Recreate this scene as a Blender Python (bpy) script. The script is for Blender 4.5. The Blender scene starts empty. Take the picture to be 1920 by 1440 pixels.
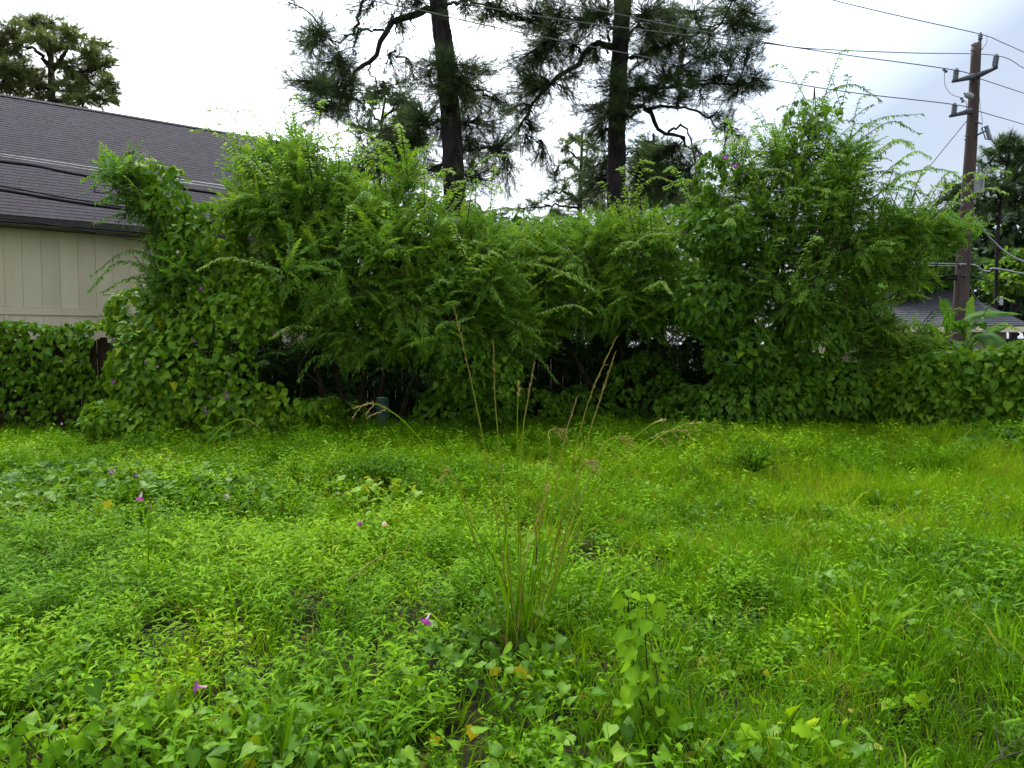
import bpy, math, random
import numpy as np
from mathutils import Matrix, Vector

rng = np.random.default_rng(11)
random.seed(11)
sc = bpy.context.scene
COL = sc.collection

# ------------------------------------------------------------------ camera
CAM_H, PITCH, FPX = 1.6, math.radians(3.3), 1386.0
cam_d = bpy.data.cameras.new('camera')
cam_d.sensor_width = 36.0
cam_d.lens = FPX / 1920.0 * 36.0
cam_d.clip_start, cam_d.clip_end = 0.05, 3000.0
cam = bpy.data.objects.new('camera', cam_d)
cam.location = (0, 0, CAM_H)
cam.rotation_euler = (math.pi / 2 - PITCH, 0, 0)
COL.objects.link(cam)
sc.camera = cam

# ------------------------------------------------------------------ world: bright overcast
SUN_EL, SUN_AZ = math.radians(58), math.radians(-22)      # azimuth from +Y towards +X
sun_dir = Vector((math.sin(SUN_AZ) * math.cos(SUN_EL), math.cos(SUN_AZ) * math.cos(SUN_EL), math.sin(SUN_EL)))
world = bpy.data.worlds.new('World')
sc.world = world
world.use_nodes = True
wn, wl = world.node_tree.nodes, world.node_tree.links
wn.clear()
w_out = wn.new('ShaderNodeOutputWorld')
w_tc = wn.new('ShaderNodeTexCoord')
w_sky = wn.new('ShaderNodeTexSky')
w_sky.sky_type = 'NISHITA'
w_sky.sun_disc = False
w_sky.sun_elevation = SUN_EL
w_sky.sun_rotation = SUN_AZ
w_bg1 = wn.new('ShaderNodeBackground')
w_bg1.inputs['Strength'].default_value = 0.13
wl.new(w_sky.outputs[0], w_bg1.inputs['Color'])
# cloud deck: soft noise on the view direction, thinner and brighter towards the veiled sun
w_map = wn.new('ShaderNodeMapping')
w_map.inputs['Scale'].default_value = (1.0, 1.0, 2.6)
w_map.inputs['Location'].default_value = (0.35, 0.2, 0.1)
wl.new(w_tc.outputs['Generated'], w_map.inputs['Vector'])
w_noise = wn.new('ShaderNodeTexNoise')
w_noise.inputs['Scale'].default_value = 1.7
w_noise.inputs['Detail'].default_value = 5.0
w_noise.inputs['Roughness'].default_value = 0.5
wl.new(w_map.outputs[0], w_noise.inputs['Vector'])
w_dot = wn.new('ShaderNodeVectorMath')
w_dot.operation = 'DOT_PRODUCT'
w_dot.inputs[1].default_value = sun_dir
wl.new(w_tc.outputs['Generated'], w_dot.inputs[0])
w_glow = wn.new('ShaderNodeMapRange')
w_glow.inputs['From Min'].default_value = 0.56
w_glow.inputs['From Max'].default_value = 1.0
w_glow.inputs['To Min'].default_value = 0.0
w_glow.inputs['To Max'].default_value = 1.0
wl.new(w_dot.outputs['Value'], w_glow.inputs['Value'])
w_ramp = wn.new('ShaderNodeValToRGB')
w_ramp.color_ramp.elements[0].position = 0.36
w_ramp.color_ramp.elements[0].color = (0.66, 0.76, 0.92, 1)
w_ramp.color_ramp.elements[1].position = 0.66
w_ramp.color_ramp.elements[1].color = (1.0, 1.0, 1.0, 1)
wl.new(w_noise.outputs[0], w_ramp.inputs['Fac'])
w_mul = wn.new('ShaderNodeMath')
w_mul.operation = 'MULTIPLY_ADD'
w_mul.inputs[1].default_value = 3.4
w_mul.inputs[2].default_value = 0.56
wl.new(w_glow.outputs[0], w_mul.inputs[0])
w_bg2 = wn.new('ShaderNodeBackground')
wl.new(w_ramp.outputs[0], w_bg2.inputs['Color'])
wl.new(w_mul.outputs[0], w_bg2.inputs['Strength'])
w_mix = wn.new('ShaderNodeMixShader')
w_mix.inputs[0].default_value = 0.92
wl.new(w_bg1.outputs[0], w_mix.inputs[1])
wl.new(w_bg2.outputs[0], w_mix.inputs[2])
wl.new(w_mix.outputs[0], w_out.inputs['Surface'])

sun_d = bpy.data.lights.new('sun', 'SUN')
sun_d.energy = 1.5
sun_d.angle = math.radians(14)
sun_d.color = (1.0, 0.96, 0.88)
sun_o = bpy.data.objects.new('sun', sun_d)
sun_o.rotation_euler = sun_dir.to_track_quat('Z', 'Y').to_euler()
sun_o.location = (0, 0, 30)
COL.objects.link(sun_o)

sc.view_settings.view_transform = 'Standard'
sc.view_settings.look = 'None'
sc.view_settings.exposure = 0.80
sc.view_settings.gamma = 1.0
sc.view_settings.use_curve_mapping = False
sc.render.engine = 'CYCLES'
cy = sc.cycles
cy.max_bounces, cy.diffuse_bounces, cy.glossy_bounces, cy.transmission_bounces = 4, 2, 1, 3
cy.use_denoising = True
cy.use_adaptive_sampling = True
cy.adaptive_threshold = 0.025
try:
    cy.denoiser = 'OPENIMAGEDENOISE'
except Exception:
    pass

# ------------------------------------------------------------------ helpers
def P(px, py, Y):
    """The point seen at photo pixel (px, py) that lies Y metres in front of the camera."""
    u, v = (px - 960.0) / FPX, (720.0 - py) / FPX
    dy = math.cos(PITCH) + v * math.sin(PITCH)
    dz = -math.sin(PITCH) + v * math.cos(PITCH)
    t = Y / dy
    return np.array((u * t, Y, CAM_H + dz * t))

def unit(v):
    v = np.asarray(v, float)
    return v / np.maximum(np.linalg.norm(v, axis=-1, keepdims=True), 1e-9)

def rand_dir(n):
    return unit(rng.normal(size=(n, 3)))

def frames(x, nrm):
    """(n,3,3) rotation matrices, columns: x axis, side, normal."""
    x = unit(x)
    z = nrm - (nrm * x).sum(-1, keepdims=True) * x
    z = unit(z)
    y = np.cross(z, x)
    return np.stack((x, y, z), axis=-1)

class MB:
    """collects triangles, with one tint value per vertex"""
    def __init__(self):
        self.v, self.f, self.t, self.n = [], [], [], 0
    def add(self, v, f, t=0.5):
        v = np.asarray(v, float).reshape(-1, 3)
        f = np.asarray(f, int).reshape(-1, 3)
        self.v.append(v)
        self.f.append(f + self.n)
        self.t.append(np.broadcast_to(np.asarray(t, float), (len(v),)).copy())
        self.n += len(v)
    def quad(self, a, b, c, d, t=0.5):
        self.add((a, b, c, d), ((0, 1, 2), (0, 2, 3)), t)
    def box(self, lo, hi, t=0.5, M=None):
        x0, y0, z0 = lo
        x1, y1, z1 = hi
        v = np.array([(x, y, z) for x in (x0, x1) for y in (y0, y1) for z in (z0, z1)], float)
        f = [(0, 1, 3), (0, 3, 2), (4, 6, 7), (4, 7, 5), (0, 4, 5), (0, 5, 1), (2, 3, 7), (2, 7, 6), (0, 2, 6), (0, 6, 4), (1, 5, 7), (1, 7, 3)]
        if M is not None:
            v = v @ np.asarray(M[0]).T + M[1]
        self.add(v, f, t)
    def tube(self, pts, rad, sides=8, t=0.5, cap=True, rough=0.0):
        pts = np.asarray(pts, float)
        n = len(pts)
        rad = np.broadcast_to(np.asarray(rad, float), (n,))
        tang = unit(np.gradient(pts, axis=0))
        ref = np.array((0.0, 0.0, 1.0)) if abs(tang[0][2]) < 0.9 else np.array((1.0, 0.0, 0.0))
        a = unit(np.cross(tang, ref))
        b = np.cross(tang, a)
        th = np.linspace(0, 2 * math.pi, sides, endpoint=False)
        ring = np.cos(th)[None, :, None] * a[:, None, :] + np.sin(th)[None, :, None] * b[:, None, :]
        rr = rad[:, None, None] * (1 + rough * rng.normal(size=(n, sides, 1)))
        v = (pts[:, None, :] + ring * rr).reshape(-1, 3)
        f = []
        for i in range(n - 1):
            for j in range(sides):
                k = (j + 1) % sides
                p, q, r, s = i * sides + j, i * sides + k, (i + 1) * sides + k, (i + 1) * sides + j
                f += [(p, r, q), (p, s, r)]
        if cap:
            for j in range(1, sides - 1):
                f.append((0, j, j + 1))
                o = (n - 1) * sides
                f.append((o, o + j + 1, o + j))
        self.add(v, f, t)
    def lathe(self, prof, sides=16, t=0.5, M=None):
        prof = np.asarray(prof, float)
        th = np.linspace(0, 2 * math.pi, sides, endpoint=False)
        v = np.stack((prof[:, 0, None] * np.cos(th), prof[:, 0, None] * np.sin(th), np.repeat(prof[:, 1, None], sides, 1)), -1).reshape(-1, 3)
        f = []
        for i in range(len(prof) - 1):
            for j in range(sides):
                k = (j + 1) % sides
                p, q, r, s = i * sides + j, i * sides + k, (i + 1) * sides + k, (i + 1) * sides + j
                f += [(p, q, r), (p, r, s)]
        if M is not None:
            v = v @ np.asarray(M[0]).T + M[1]
        self.add(v, f, t)
    def scatter(self, temps, idx, R, T, S, tint):
        idx, S, tint = np.asarray(idx), np.asarray(S, float), np.asarray(tint, float)
        for k, (tv, tf, tt) in enumerate(temps):
            m = np.nonzero(idx == k)[0]
            if len(m) == 0:
                continue
            v = np.einsum('nij,vj->nvi', R[m], tv) * S[m][:, None, None] + T[m][:, None, :]
            f = tf[None] + (np.arange(len(m)) * len(tv))[:, None, None]
            t = tt[None, :] + tint[m][:, None]
            self.add(v.reshape(-1, 3), f.reshape(-1, 3), t.reshape(-1))
    def arrays(self):
        return np.concatenate(self.v), np.concatenate(self.f), np.concatenate(self.t)
    def mesh(self, name, mat, smooth=False):
        v, f, t = self.arrays()
        return mesh_from(name, v, f, t, mat, smooth)
    def build(self, name, mat, parent=None, smooth=False, kind=None):
        return obj(name, self.mesh(name, mat, smooth), parent, kind)

def mesh_from(name, v, f, t, mat, smooth=False):
    me = bpy.data.meshes.new(name)
    me.vertices.add(len(v))
    me.vertices.foreach_set('co', np.ascontiguousarray(v, np.float32).ravel())
    me.loops.add(len(f) * 3)
    me.loops.foreach_set('vertex_index', np.ascontiguousarray(f, np.int32).ravel())
    me.polygons.add(len(f))
    me.polygons.foreach_set('loop_start', np.arange(0, len(f) * 3, 3, dtype=np.int32))
    me.polygons.foreach_set('loop_total', np.full(len(f), 3, np.int32))
    me.polygons.foreach_set('use_smooth', np.full(len(f), bool(smooth)))
    a = me.attributes.new('vt', 'FLOAT', 'POINT')
    a.data.foreach_set('value', np.ascontiguousarray(t, np.float32))
    me.materials.append(mat)
    me.update(calc_edges=True)
    return me

def wm(o):
    m = o.matrix_basis.copy()
    if o.parent is not None:
        m = wm(o.parent) @ o.matrix_parent_inverse @ m
    return m

def obj(name, me, parent=None, kind=None):
    o = bpy.data.objects.new(name, me)
    COL.objects.link(o)
    if parent is not None:
        o.parent = parent
        o.matrix_parent_inverse = wm(parent).inverted()
    if kind:
        o['kind'] = kind
    return o

def tag(o, label, cat, group=None):
    o['label'] = label
    o['category'] = cat
    if group:
        o['group'] = group
    return o

def thing(name, label, cat, loc=(0, 0, 0), group=None):
    o = bpy.data.objects.new(name, None)
    o.empty_display_size = 0.2
    o.location = [float(c) for c in loc]
    COL.objects.link(o)
    return tag(o, label, cat, group)

def place(name, me, parent, R, T, S, tint=None):
    """one piece that shares its mesh with alike pieces"""
    o = bpy.data.objects.new(name, me)
    COL.objects.link(o)
    M = np.eye(4)
    M[:3, :3] = R * S
    M[:3, 3] = T
    o.parent = parent
    o.matrix_parent_inverse = wm(parent).inverted()
    o.matrix_basis = Matrix(M.tolist())
    if tint is not None:
        o['tint'] = float(tint)
    return o

def smooth_line(pts, n=24):
    """Catmull-Rom through the given points"""
    p = np.asarray(pts, float)
    if len(p) < 3:
        return np.linspace(p[0], p[-1], n)
    q = np.vstack((2 * p[0] - p[1], p, 2 * p[-1] - p[-2]))
    out = []
    seg = len(p) - 1
    for s in np.linspace(0, seg, n):
        i = min(int(s), seg - 1)
        t = s - i
        a, b, c, d = q[i], q[i + 1], q[i + 2], q[i + 3]
        out.append(0.5 * (2 * b + (c - a) * t + (2 * a - 5 * b + 4 * c - d) * t * t + (3 * b - a - 3 * c + d) * t ** 3))
    return np.array(out)

# ------------------------------------------------------------------ materials
def new_mat(name):
    m = bpy.data.materials.new(name)
    m.use_nodes = True
    nt = m.node_tree
    nt.nodes.clear()
    out = nt.nodes.new('ShaderNodeOutputMaterial')
    return m, nt.nodes, nt.links, out

def leaf_mat(name, stops, trans=0.35, rough=0.45, spec=0.35, noise=0.25, tr_gain=1.5):
    """green by tint: 0 deep, 0.5 mid, 1 young yellow-green, 1.5 straw"""
    m, N, L, out = new_mat(name)
    a1 = N.new('ShaderNodeAttribute')
    a1.attribute_name = 'vt'
    a2 = N.new('ShaderNodeAttribute')
    a2.attribute_type = 'INSTANCER'
    a2.attribute_name = 'tint'
    add = N.new('ShaderNodeMath')
    add.operation = 'ADD'
    L.new(a1.outputs['Fac'], add.inputs[0])
    L.new(a2.outputs['Fac'], add.inputs[1])
    geo = N.new('ShaderNodeNewGeometry')
    nz = N.new('ShaderNodeTexNoise')
    nz.inputs['Scale'].default_value = 2.2
    nz.inputs['Detail'].default_value = 3
    L.new(geo.outputs['Position'], nz.inputs['Vector'])
    ma = N.new('ShaderNodeMath')
    ma.operation = 'MULTIPLY_ADD'
    ma.inputs[1].default_value = noise * 2
    ma.inputs[2].default_value = -noise
    L.new(nz.outputs[0], ma.inputs[0])
    ad2 = N.new('ShaderNodeMath')
    ad2.operation = 'ADD'
    L.new(add.outputs[0], ad2.inputs[0])
    L.new(ma.outputs[0], ad2.inputs[1])
    dv = N.new('ShaderNodeMath')
    dv.operation = 'DIVIDE'
    dv.inputs[1].default_value = 1.5
    L.new(ad2.outputs[0], dv.inputs[0])
    rp = N.new('ShaderNodeValToRGB')
    cr = rp.color_ramp
    while len(cr.elements) < len(stops):
        cr.elements.new(0.5)
    for e, (p, c) in zip(cr.elements, stops):
        e.position = p / 1.5
        e.color = (*c, 1)
    L.new(dv.outputs[0], rp.inputs['Fac'])
    pb = N.new('ShaderNodeBsdfPrincipled')
    pb.inputs['Roughness'].default_value = rough
    pb.inputs['Specular IOR Level'].default_value = spec
    L.new(rp.outputs[0], pb.inputs['Base Color'])
    tr = N.new('ShaderNodeBsdfTranslucent')
    mg = N.new('ShaderNodeMix')
    mg.data_type = 'RGBA'
    mg.blend_type = 'MULTIPLY'
    mg.inputs['Factor'].default_value = 1.0
    L.new(rp.outputs[0], mg.inputs['A'])
    mg.inputs['B'].default_value = (tr_gain * 1.1, tr_gain * 1.05, tr_gain * 0.6, 1)
    L.new(mg.outputs['Result'], tr.inputs['Color'])
    mx = N.new('ShaderNodeMixShader')
    mx.inputs[0].default_value = trans
    L.new(pb.outputs[0], mx.inputs[1])
    L.new(tr.outputs[0], mx.inputs[2])
    L.new(mx.outputs[0], out.inputs['Surface'])
    return m

def plain_mat(name, c0, c1, scale=6.0, rough=0.7, stretch=(1, 1, 1), bump=0.0, spec=0.4, metal=0.0, detail=6):
    m, N, L, out = new_mat(name)
    tc = N.new('ShaderNodeTexCoord')
    mp = N.new('ShaderNodeMapping')
    mp.inputs['Scale'].default_value = stretch
    L.new(tc.outputs['Object'], mp.inputs['Vector'])
    nz = N.new('ShaderNodeTexNoise')
    nz.inputs['Scale'].default_value = scale
    nz.inputs['Detail'].default_value = detail
    nz.inputs['Roughness'].default_value = 0.6
    L.new(mp.outputs[0], nz.inputs['Vector'])
    rp = N.new('ShaderNodeValToRGB')
    rp.color_ramp.elements[0].position = 0.32
    rp.color_ramp.elements[0].color = (*c0, 1)
    rp.color_ramp.elements[1].position = 0.68
    rp.color_ramp.elements[1].color = (*c1, 1)
    L.new(nz.outputs[0], rp.inputs['Fac'])
    a1 = N.new('ShaderNodeAttribute')
    a1.attribute_name = 'vt'
    br = N.new('ShaderNodeMath')
    br.operation = 'ADD'
    br.inputs[1].default_value = 0.5
    L.new(a1.outputs['Fac'], br.inputs[0])
    a2 = N.new('ShaderNodeAttribute')
    a2.attribute_type = 'INSTANCER'
    a2.attribute_name = 'tint'
    br2 = N.new('ShaderNodeMath')
    br2.operation = 'ADD'
    L.new(br.outputs[0], br2.inputs[0])
    L.new(a2.outputs['Fac'], br2.inputs[1])
    mg = N.new('ShaderNodeVectorMath')
    mg.operation = 'SCALE'
    L.new(rp.outputs[0], mg.inputs[0])
    L.new(br2.outputs[0], mg.inputs['Scale'])
    pb = N.new('ShaderNodeBsdfPrincipled')
    pb.inputs['Roughness'].default_value = rough
    pb.inputs['Specular IOR Level'].default_value = spec
    pb.inputs['Metallic'].default_value = metal
    L.new(mg.outputs[0], pb.inputs['Base Color'])
    if bump > 0:
        bp = N.new('ShaderNodeBump')
        bp.inputs['Strength'].default_value = bump
        bp.inputs['Distance'].default_value = 0.03
        L.new(nz.outputs[0], bp.inputs['Height'])
        L.new(bp.outputs[0], pb.inputs['Normal'])
    L.new(pb.outputs[0], out.inputs['Surface'])
    return m

M = {}
STRAW = (0.30, 0.22, 0.07)
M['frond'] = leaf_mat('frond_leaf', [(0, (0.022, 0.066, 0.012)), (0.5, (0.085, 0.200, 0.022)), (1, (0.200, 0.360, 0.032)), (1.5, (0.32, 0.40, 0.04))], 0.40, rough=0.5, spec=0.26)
M['vine'] = leaf_mat('vine_leaf', [(0, (0.024, 0.080, 0.012)), (0.5, (0.078, 0.185, 0.011)), (1, (0.180, 0.325, 0.012)), (1.5, (0.55, 0.42, 0.015))], 0.28, rough=0.45, spec=0.15)
M['grass'] = leaf_mat('grass_blade', [(0, (0.050, 0.120, 0.004)), (0.5, (0.112, 0.262, 0.004)), (1, (0.230, 0.370, 0.005)), (1.5, STRAW)], 0.32, rough=0.6, spec=0.06)
M['weed'] = leaf_mat('weed_leaf', [(0, (0.036, 0.095, 0.004)), (0.5, (0.100, 0.235, 0.004)), (1, (0.215, 0.380, 0.005)), (1.5, (0.50, 0.40, 0.02))], 0.26, rough=0.55, spec=0.08)
M['needle'] = leaf_mat('pine_needle', [(0, (0.020, 0.048, 0.022)), (0.5, (0.055, 0.100, 0.040)), (1, (0.125, 0.185, 0.050)), (1.5, (0.20, 0.22, 0.08))], 0.32, rough=0.55, spec=0.2)
M['banana'] = leaf_mat('banana_leaf', [(0, (0.04, 0.11, 0.010)), (0.5, (0.10, 0.24, 0.015)), (1, (0.20, 0.36, 0.03)), (1.5, (0.38, 0.46, 0.14))], 0.35, rough=0.5, spec=0.15)
M['bark'] = plain_mat('pine_bark', (0.011, 0.009, 0.010), (0.045, 0.034, 0.035), 7.0, 0.9, (1, 1, 0.22), 0.9, 0.2)
M['twig'] = plain_mat('shrub_bark', (0.03, 0.022, 0.014), (0.075, 0.060, 0.035), 9.0, 0.85, (1, 1, 0.4), 0.3, 0.2)
M['soil'] = plain_mat('soil', (0.008, 0.009, 0.004), (0.030, 0.026, 0.011), 5.0, 0.95, bump=0.6, spec=0.1)
M['shingle'] = plain_mat('asphalt_shingle', (0.021, 0.016, 0.023), (0.040, 0.031, 0.043), 6.0, 0.9, bump=0.25, spec=0.25)
M['shingle_grey'] = plain_mat('grey_shingle', (0.055, 0.055, 0.066), (0.095, 0.095, 0.108), 9.0, 0.9, (1, 1, 3), 0.3, 0.25)
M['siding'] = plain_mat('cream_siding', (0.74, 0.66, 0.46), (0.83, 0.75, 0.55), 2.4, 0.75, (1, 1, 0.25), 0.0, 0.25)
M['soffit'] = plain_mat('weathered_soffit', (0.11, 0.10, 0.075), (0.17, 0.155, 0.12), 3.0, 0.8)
M['fascia'] = plain_mat('dark_fascia', (0.035, 0.030, 0.032), (0.06, 0.05, 0.05), 6.0, 0.7)
M['plank'] = plain_mat('weathered_plank', (0.030, 0.020, 0.014), (0.085, 0.058, 0.038), 6.0, 0.9, (1, 1, 0.15), 0.5, 0.2)
M['pole'] = plain_mat('pole_wood', (0.060, 0.042, 0.038), (0.115, 0.082, 0.074), 9.0, 0.85, (1, 1, 0.08), 0.35, 0.25)
M['steel'] = plain_mat('painted_steel', (0.30, 0.33, 0.34), (0.40, 0.43, 0.44), 5.0, 0.45, spec=0.5)
M['porcelain'] = plain_mat('grey_insulator', (0.16, 0.18, 0.22), (0.26, 0.28, 0.32), 8.0, 0.35, spec=0.5)
M['arm'] = plain_mat('dark_bracket', (0.055, 0.055, 0.075), (0.10, 0.10, 0.125), 8.0, 0.6, spec=0.4)
M['wire'] = plain_mat('weathered_wire', (0.09, 0.095, 0.10), (0.14, 0.145, 0.15), 4.0, 0.55, spec=0.4)
M['cable_black'] = plain_mat('black_cable', (0.010, 0.010, 0.012), (0.018, 0.018, 0.020), 4.0, 0.8, spec=0.15)
M['cable_pale'] = plain_mat('aluminium_cable', (0.32, 0.33, 0.35), (0.45, 0.46, 0.48), 4.0, 0.45, spec=0.5)
M['green_plastic'] = plain_mat('green_pedestal', (0.035, 0.10, 0.070), (0.055, 0.14, 0.095), 3.0, 0.55, spec=0.4)
M['purple'] = leaf_mat('purple_petal', [(0, (0.20, 0.02, 0.33)), (0.5, (0.32, 0.04, 0.45)), (1, (0.55, 0.25, 0.55)), (1.5, (0.75, 0.6, 0.72))], 0.35, noise=0.05)
M['pink'] = leaf_mat('pale_pink_petal', [(0, (0.55, 0.30, 0.42)), (0.5, (0.65, 0.42, 0.52)), (1, (0.8, 0.68, 0.72)), (1.5, (0.85, 0.8, 0.8))], 0.35, noise=0.05)
M['seed'] = leaf_mat('grass_seed', [(0, (0.17, 0.095, 0.06)), (0.5, (0.32, 0.21, 0.11)), (1, (0.46, 0.34, 0.16)), (1.5, (0.55, 0.48, 0.28))], 0.2, rough=0.7, spec=0.2, noise=0.15)
M['dark_glass'] = plain_mat('dark_glass', (0.012, 0.014, 0.02), (0.02, 0.022, 0.03), 2.0, 0.12, spec=0.6)
M['lamp_glass'] = plain_mat('lamp_glass', (0.45, 0.50, 0.45), (0.55, 0.60, 0.55), 3.0, 0.3, spec=0.5)

# ------------------------------------------------------------------ leaf and blade templates (v, f, t)
def pinnate(pairs=13, droop=0.30, leaf_len=0.19, fwd=0.55, seed=0):
    r = np.random.default_rng(seed)
    mb = MB()
    def rach(s):
        return np.array((s - 0.12 * droop * s * s, 0.06 * (r.random() - 0.5) * s, -droop * s * s + 0.10 * s))
    ss = np.linspace(0, 1, 6)
    c = np.array([rach(s) for s in ss])
    w = 0.006
    for i in range(5):
        mb.add([c[i] + (0, w, 0), c[i] - (0, w, 0), c[i + 1] - (0, w, 0), c[i + 1] + (0, w, 0)], [(0, 1, 2), (0, 2, 3)], -0.15)
    for i in range(pairs):
        s = 0.14 + 0.84 * i / (pairs - 1)
        b = rach(s)
        prof = 0.62 + 0.5 * math.sin(math.pi * min(1, 0.15 + s * 0.85)) - 0.25 * max(0, s - 0.7) / 0.3
        for sd in (-1, 1):
            if r.random() < 0.04:
                continue
            l = leaf_len * prof * (0.85 + 0.3 * r.random())
            d = unit((fwd + 0.2 * r.normal() + 0.5 * max(0, s - 0.75), sd * 0.85, -0.38 + 0.22 * r.normal()))
            sw = unit(np.cross(d, (0.25 * r.normal(), 0.25 * r.normal(), 1)))
            wd = l * 0.165
            mid = b + d * l * 0.42 + np.array((0, 0, 0.03 * l))
            tip = b + d * l + np.array((0.05 * l, 0, -0.22 * l))
            mb.add([b, mid + sw * wd, tip, mid - sw * wd], [(0, 1, 2), (0, 2, 3)], 0.10 * r.normal() + 0.18 * (s - 0.5))
    b = rach(1.0)
    mb.add([b, b + (0.05, 0.02, 0), b + (leaf_len * 0.7, 0, -0.08), b + (0.05, -0.02, 0)], [(0, 1, 2), (0, 2, 3)], 0.15)
    return mb.arrays()

FROND = [pinnate(14 + k % 4, 0.12 + 0.12 * (k % 5), 0.138 + 0.016 * (k % 3), 0.40 + 0.12 * (k % 3), k) for k in range(14)]
FROND_S = [pinnate(7, 0.15 + 0.1 * k, 0.30, 0.5, 50 + k) for k in range(5)]

def heart(seed=0, fine=False):
    r = np.random.default_rng(seed)
    half = [(0.0, 0.0), (-0.13, 0.13), (-0.10, 0.32), (0.12, 0.44), (0.40, 0.40), (0.70, 0.20), (1.0, 0.0)]
    fold = 0.10 + 0.16 * r.random()
    curl = 0.10 + 0.22 * r.random()
    def z(x, y):
        return fold * abs(y) - curl * max(0, x) ** 2 + 0.05 * math.sin(7 * x + 5 * y + seed)
    mid = [(0.0, 0.0), (0.35, 0.0), (0.68, 0.0), (1.0, 0.0)]
    v = [(x, 0, z(x, 0)) for x, _ in mid]
    f, t = [], [0.20, 0.16, 0.12, 0.05]
    for sd in (1, -1):
        o = len(v)
        for x, y in half[1:-1]:
            y2 = y * (0.93 + 0.14 * r.random())
            v.append((x, sd * y2, z(x, y2)))
            t.append(-0.09 + 0.10 * r.random())
        tr = [(0, o, o + 1), (0, o + 1, 1), (o + 1, o + 2, 1), (1, o + 2, o + 3), (1, o + 3, 2), (2, o + 3, o + 4), (2, o + 4, 3)]
        f += tr if sd == -1 else [(a, c, b) for a, b, c in tr]
    return np.array(v, float), np.array(f), np.array(t)

HEART = [heart(k) for k in range(8)]

def tri_lobed(seed=0):
    r = np.random.default_rng(seed)
    out = [(0, 0), (-0.1, 0.22), (0.05, 0.55), (0.28, 0.38), (0.5, 0.46), (0.62, 0.28), (1.0, 0)]
    v = [(0, 0, 0), (0.4, 0, 0.02), (1, 0, -0.15)]
    f = []
    for sd in (1, -1):
        o = len(v)
        for x, y in out[1:-1]:
            v.append((x, sd * y, 0.12 * y - 0.12 * x * x + 0.02 * r.normal()))
        tr = [(0, o, 1), (o, o + 1, 1), (1, o + 1, o + 2), (1, o + 2, o + 3), (1, o + 3, o + 4), (1, o + 4, 2)]
        f += tr if sd == -1 else [(a, c, b) for a, b, c in tr]
    return np.array(v, float), np.array(f), 0.05 * r.normal(size=len(v))
LOBED = [tri_lobed(k) for k in range(4)]

def blade_into(mb, base, d0, L, w, bend, r, t, seg=3):
    """arching grass blade"""
    p = np.array(base, float)
    d = unit(d0)
    side = unit(np.cross(d, (r.normal() * 0.3, r.normal() * 0.3, 1.0)))
    pts = [p.copy()]
    for i in range(seg):
        d = unit(d + np.array((0, 0, -bend * (i + 0.6) / seg)) + 0.06 * r.normal(size=3))
        p = p + d * L / seg
        pts.append(p.copy())
    v, f = [], []
    for i in range(seg):
        wi = w * (1.0 if i < seg - 1 else 0.75) * (0.7 if i == 0 else 1)
        v += [pts[i] + side * wi / 2, pts[i] - side * wi / 2]
    v.append(pts[-1])
    for i in range(seg - 1):
        a = 2 * i
        f += [(a, a + 1, a + 3), (a, a + 3, a + 2)]
    f.append((2 * seg - 2, 2 * seg - 1, 2 * seg))
    tt = [t - 0.15 if i < 2 else t + 0.05 for i in range(len(v))]
    mb.add(v, f, tt)

def lance_into(mb, base, d, L, w, r, t, droop=0.25):
    """lance-shaped leaf, four triangles, slightly folded"""
    d = unit(d)
    sd = unit(np.cross(d, (0.25 * r.normal(), 0.25 * r.normal(), 1)))
    b = np.asarray(base, float)
    m1 = b + d * L * 0.35 + np.array((0, 0, 0.02 * L))
    tip = b + d * L + np.array((0, 0, -droop * L))
    lift = np.array((0, 0, 0.12 * w))
    mb.add([b, m1 + sd * w / 2 + lift, tip, m1 - sd * w / 2 + lift, m1], [(0, 1, 4), (1, 2, 4), (4, 2, 3), (0, 4, 3)], t)

def grass_tuft(seed, nb=26, L=0.2, w=0.006, spread=0.06, dry=0.04, bend=0.9, lean=0.55):
    r = np.random.default_rng(seed)
    mb = MB()
    for i in range(nb):
        a = r.random() * 6.283
        rr = spread * math.sqrt(r.random())
        d = (math.cos(a) * lean * r.random() * 1.2, math.sin(a) * lean * r.random() * 1.2, 1)
        t = 0.12 * r.normal() + (0.8 if r.random() < dry else 0)
        blade_into(mb, (math.cos(a) * rr, math.sin(a) * rr, -0.02), d, L * (0.5 + 0.8 * r.random()), w * (0.7 + 0.7 * r.random()), bend * (0.3 + r.random()), r, t)
    return mb

def stilt_clump(seed):
    r = np.random.default_rng(seed)
    mb = MB()
    for s in range(5):
        a = r.random() * 6.283
        top = np.array((math.cos(a) * 0.09 * r.random() * 1.5, math.sin(a) * 0.09 * r.random() * 1.5, 0.14 + 0.15 * r.random()))
        b = np.array((math.cos(a) * 0.06, math.sin(a) * 0.05, -0.02))
        sd = np.array((0.0012, 0.0012, 0))
        mb.add([b - sd, b + sd, top], [(0, 1, 2)], -0.1)
        ph = r.random() * 6.283
        for k in range(7):
            f = 0.25 + 0.75 * k / 6
            p = b + (top - b) * f
            az = ph + k * 2.6 + 0.5 * r.normal()
            lance_into(mb, p, (math.cos(az), math.sin(az), 0.35 + 0.25 * r.normal()), (0.050 + 0.035 * r.random()), 0.011 + 0.005 * r.random(), r, 0.12 * r.normal() + 0.25 * (f - 0.6), 0.28)
    return mb

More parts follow.
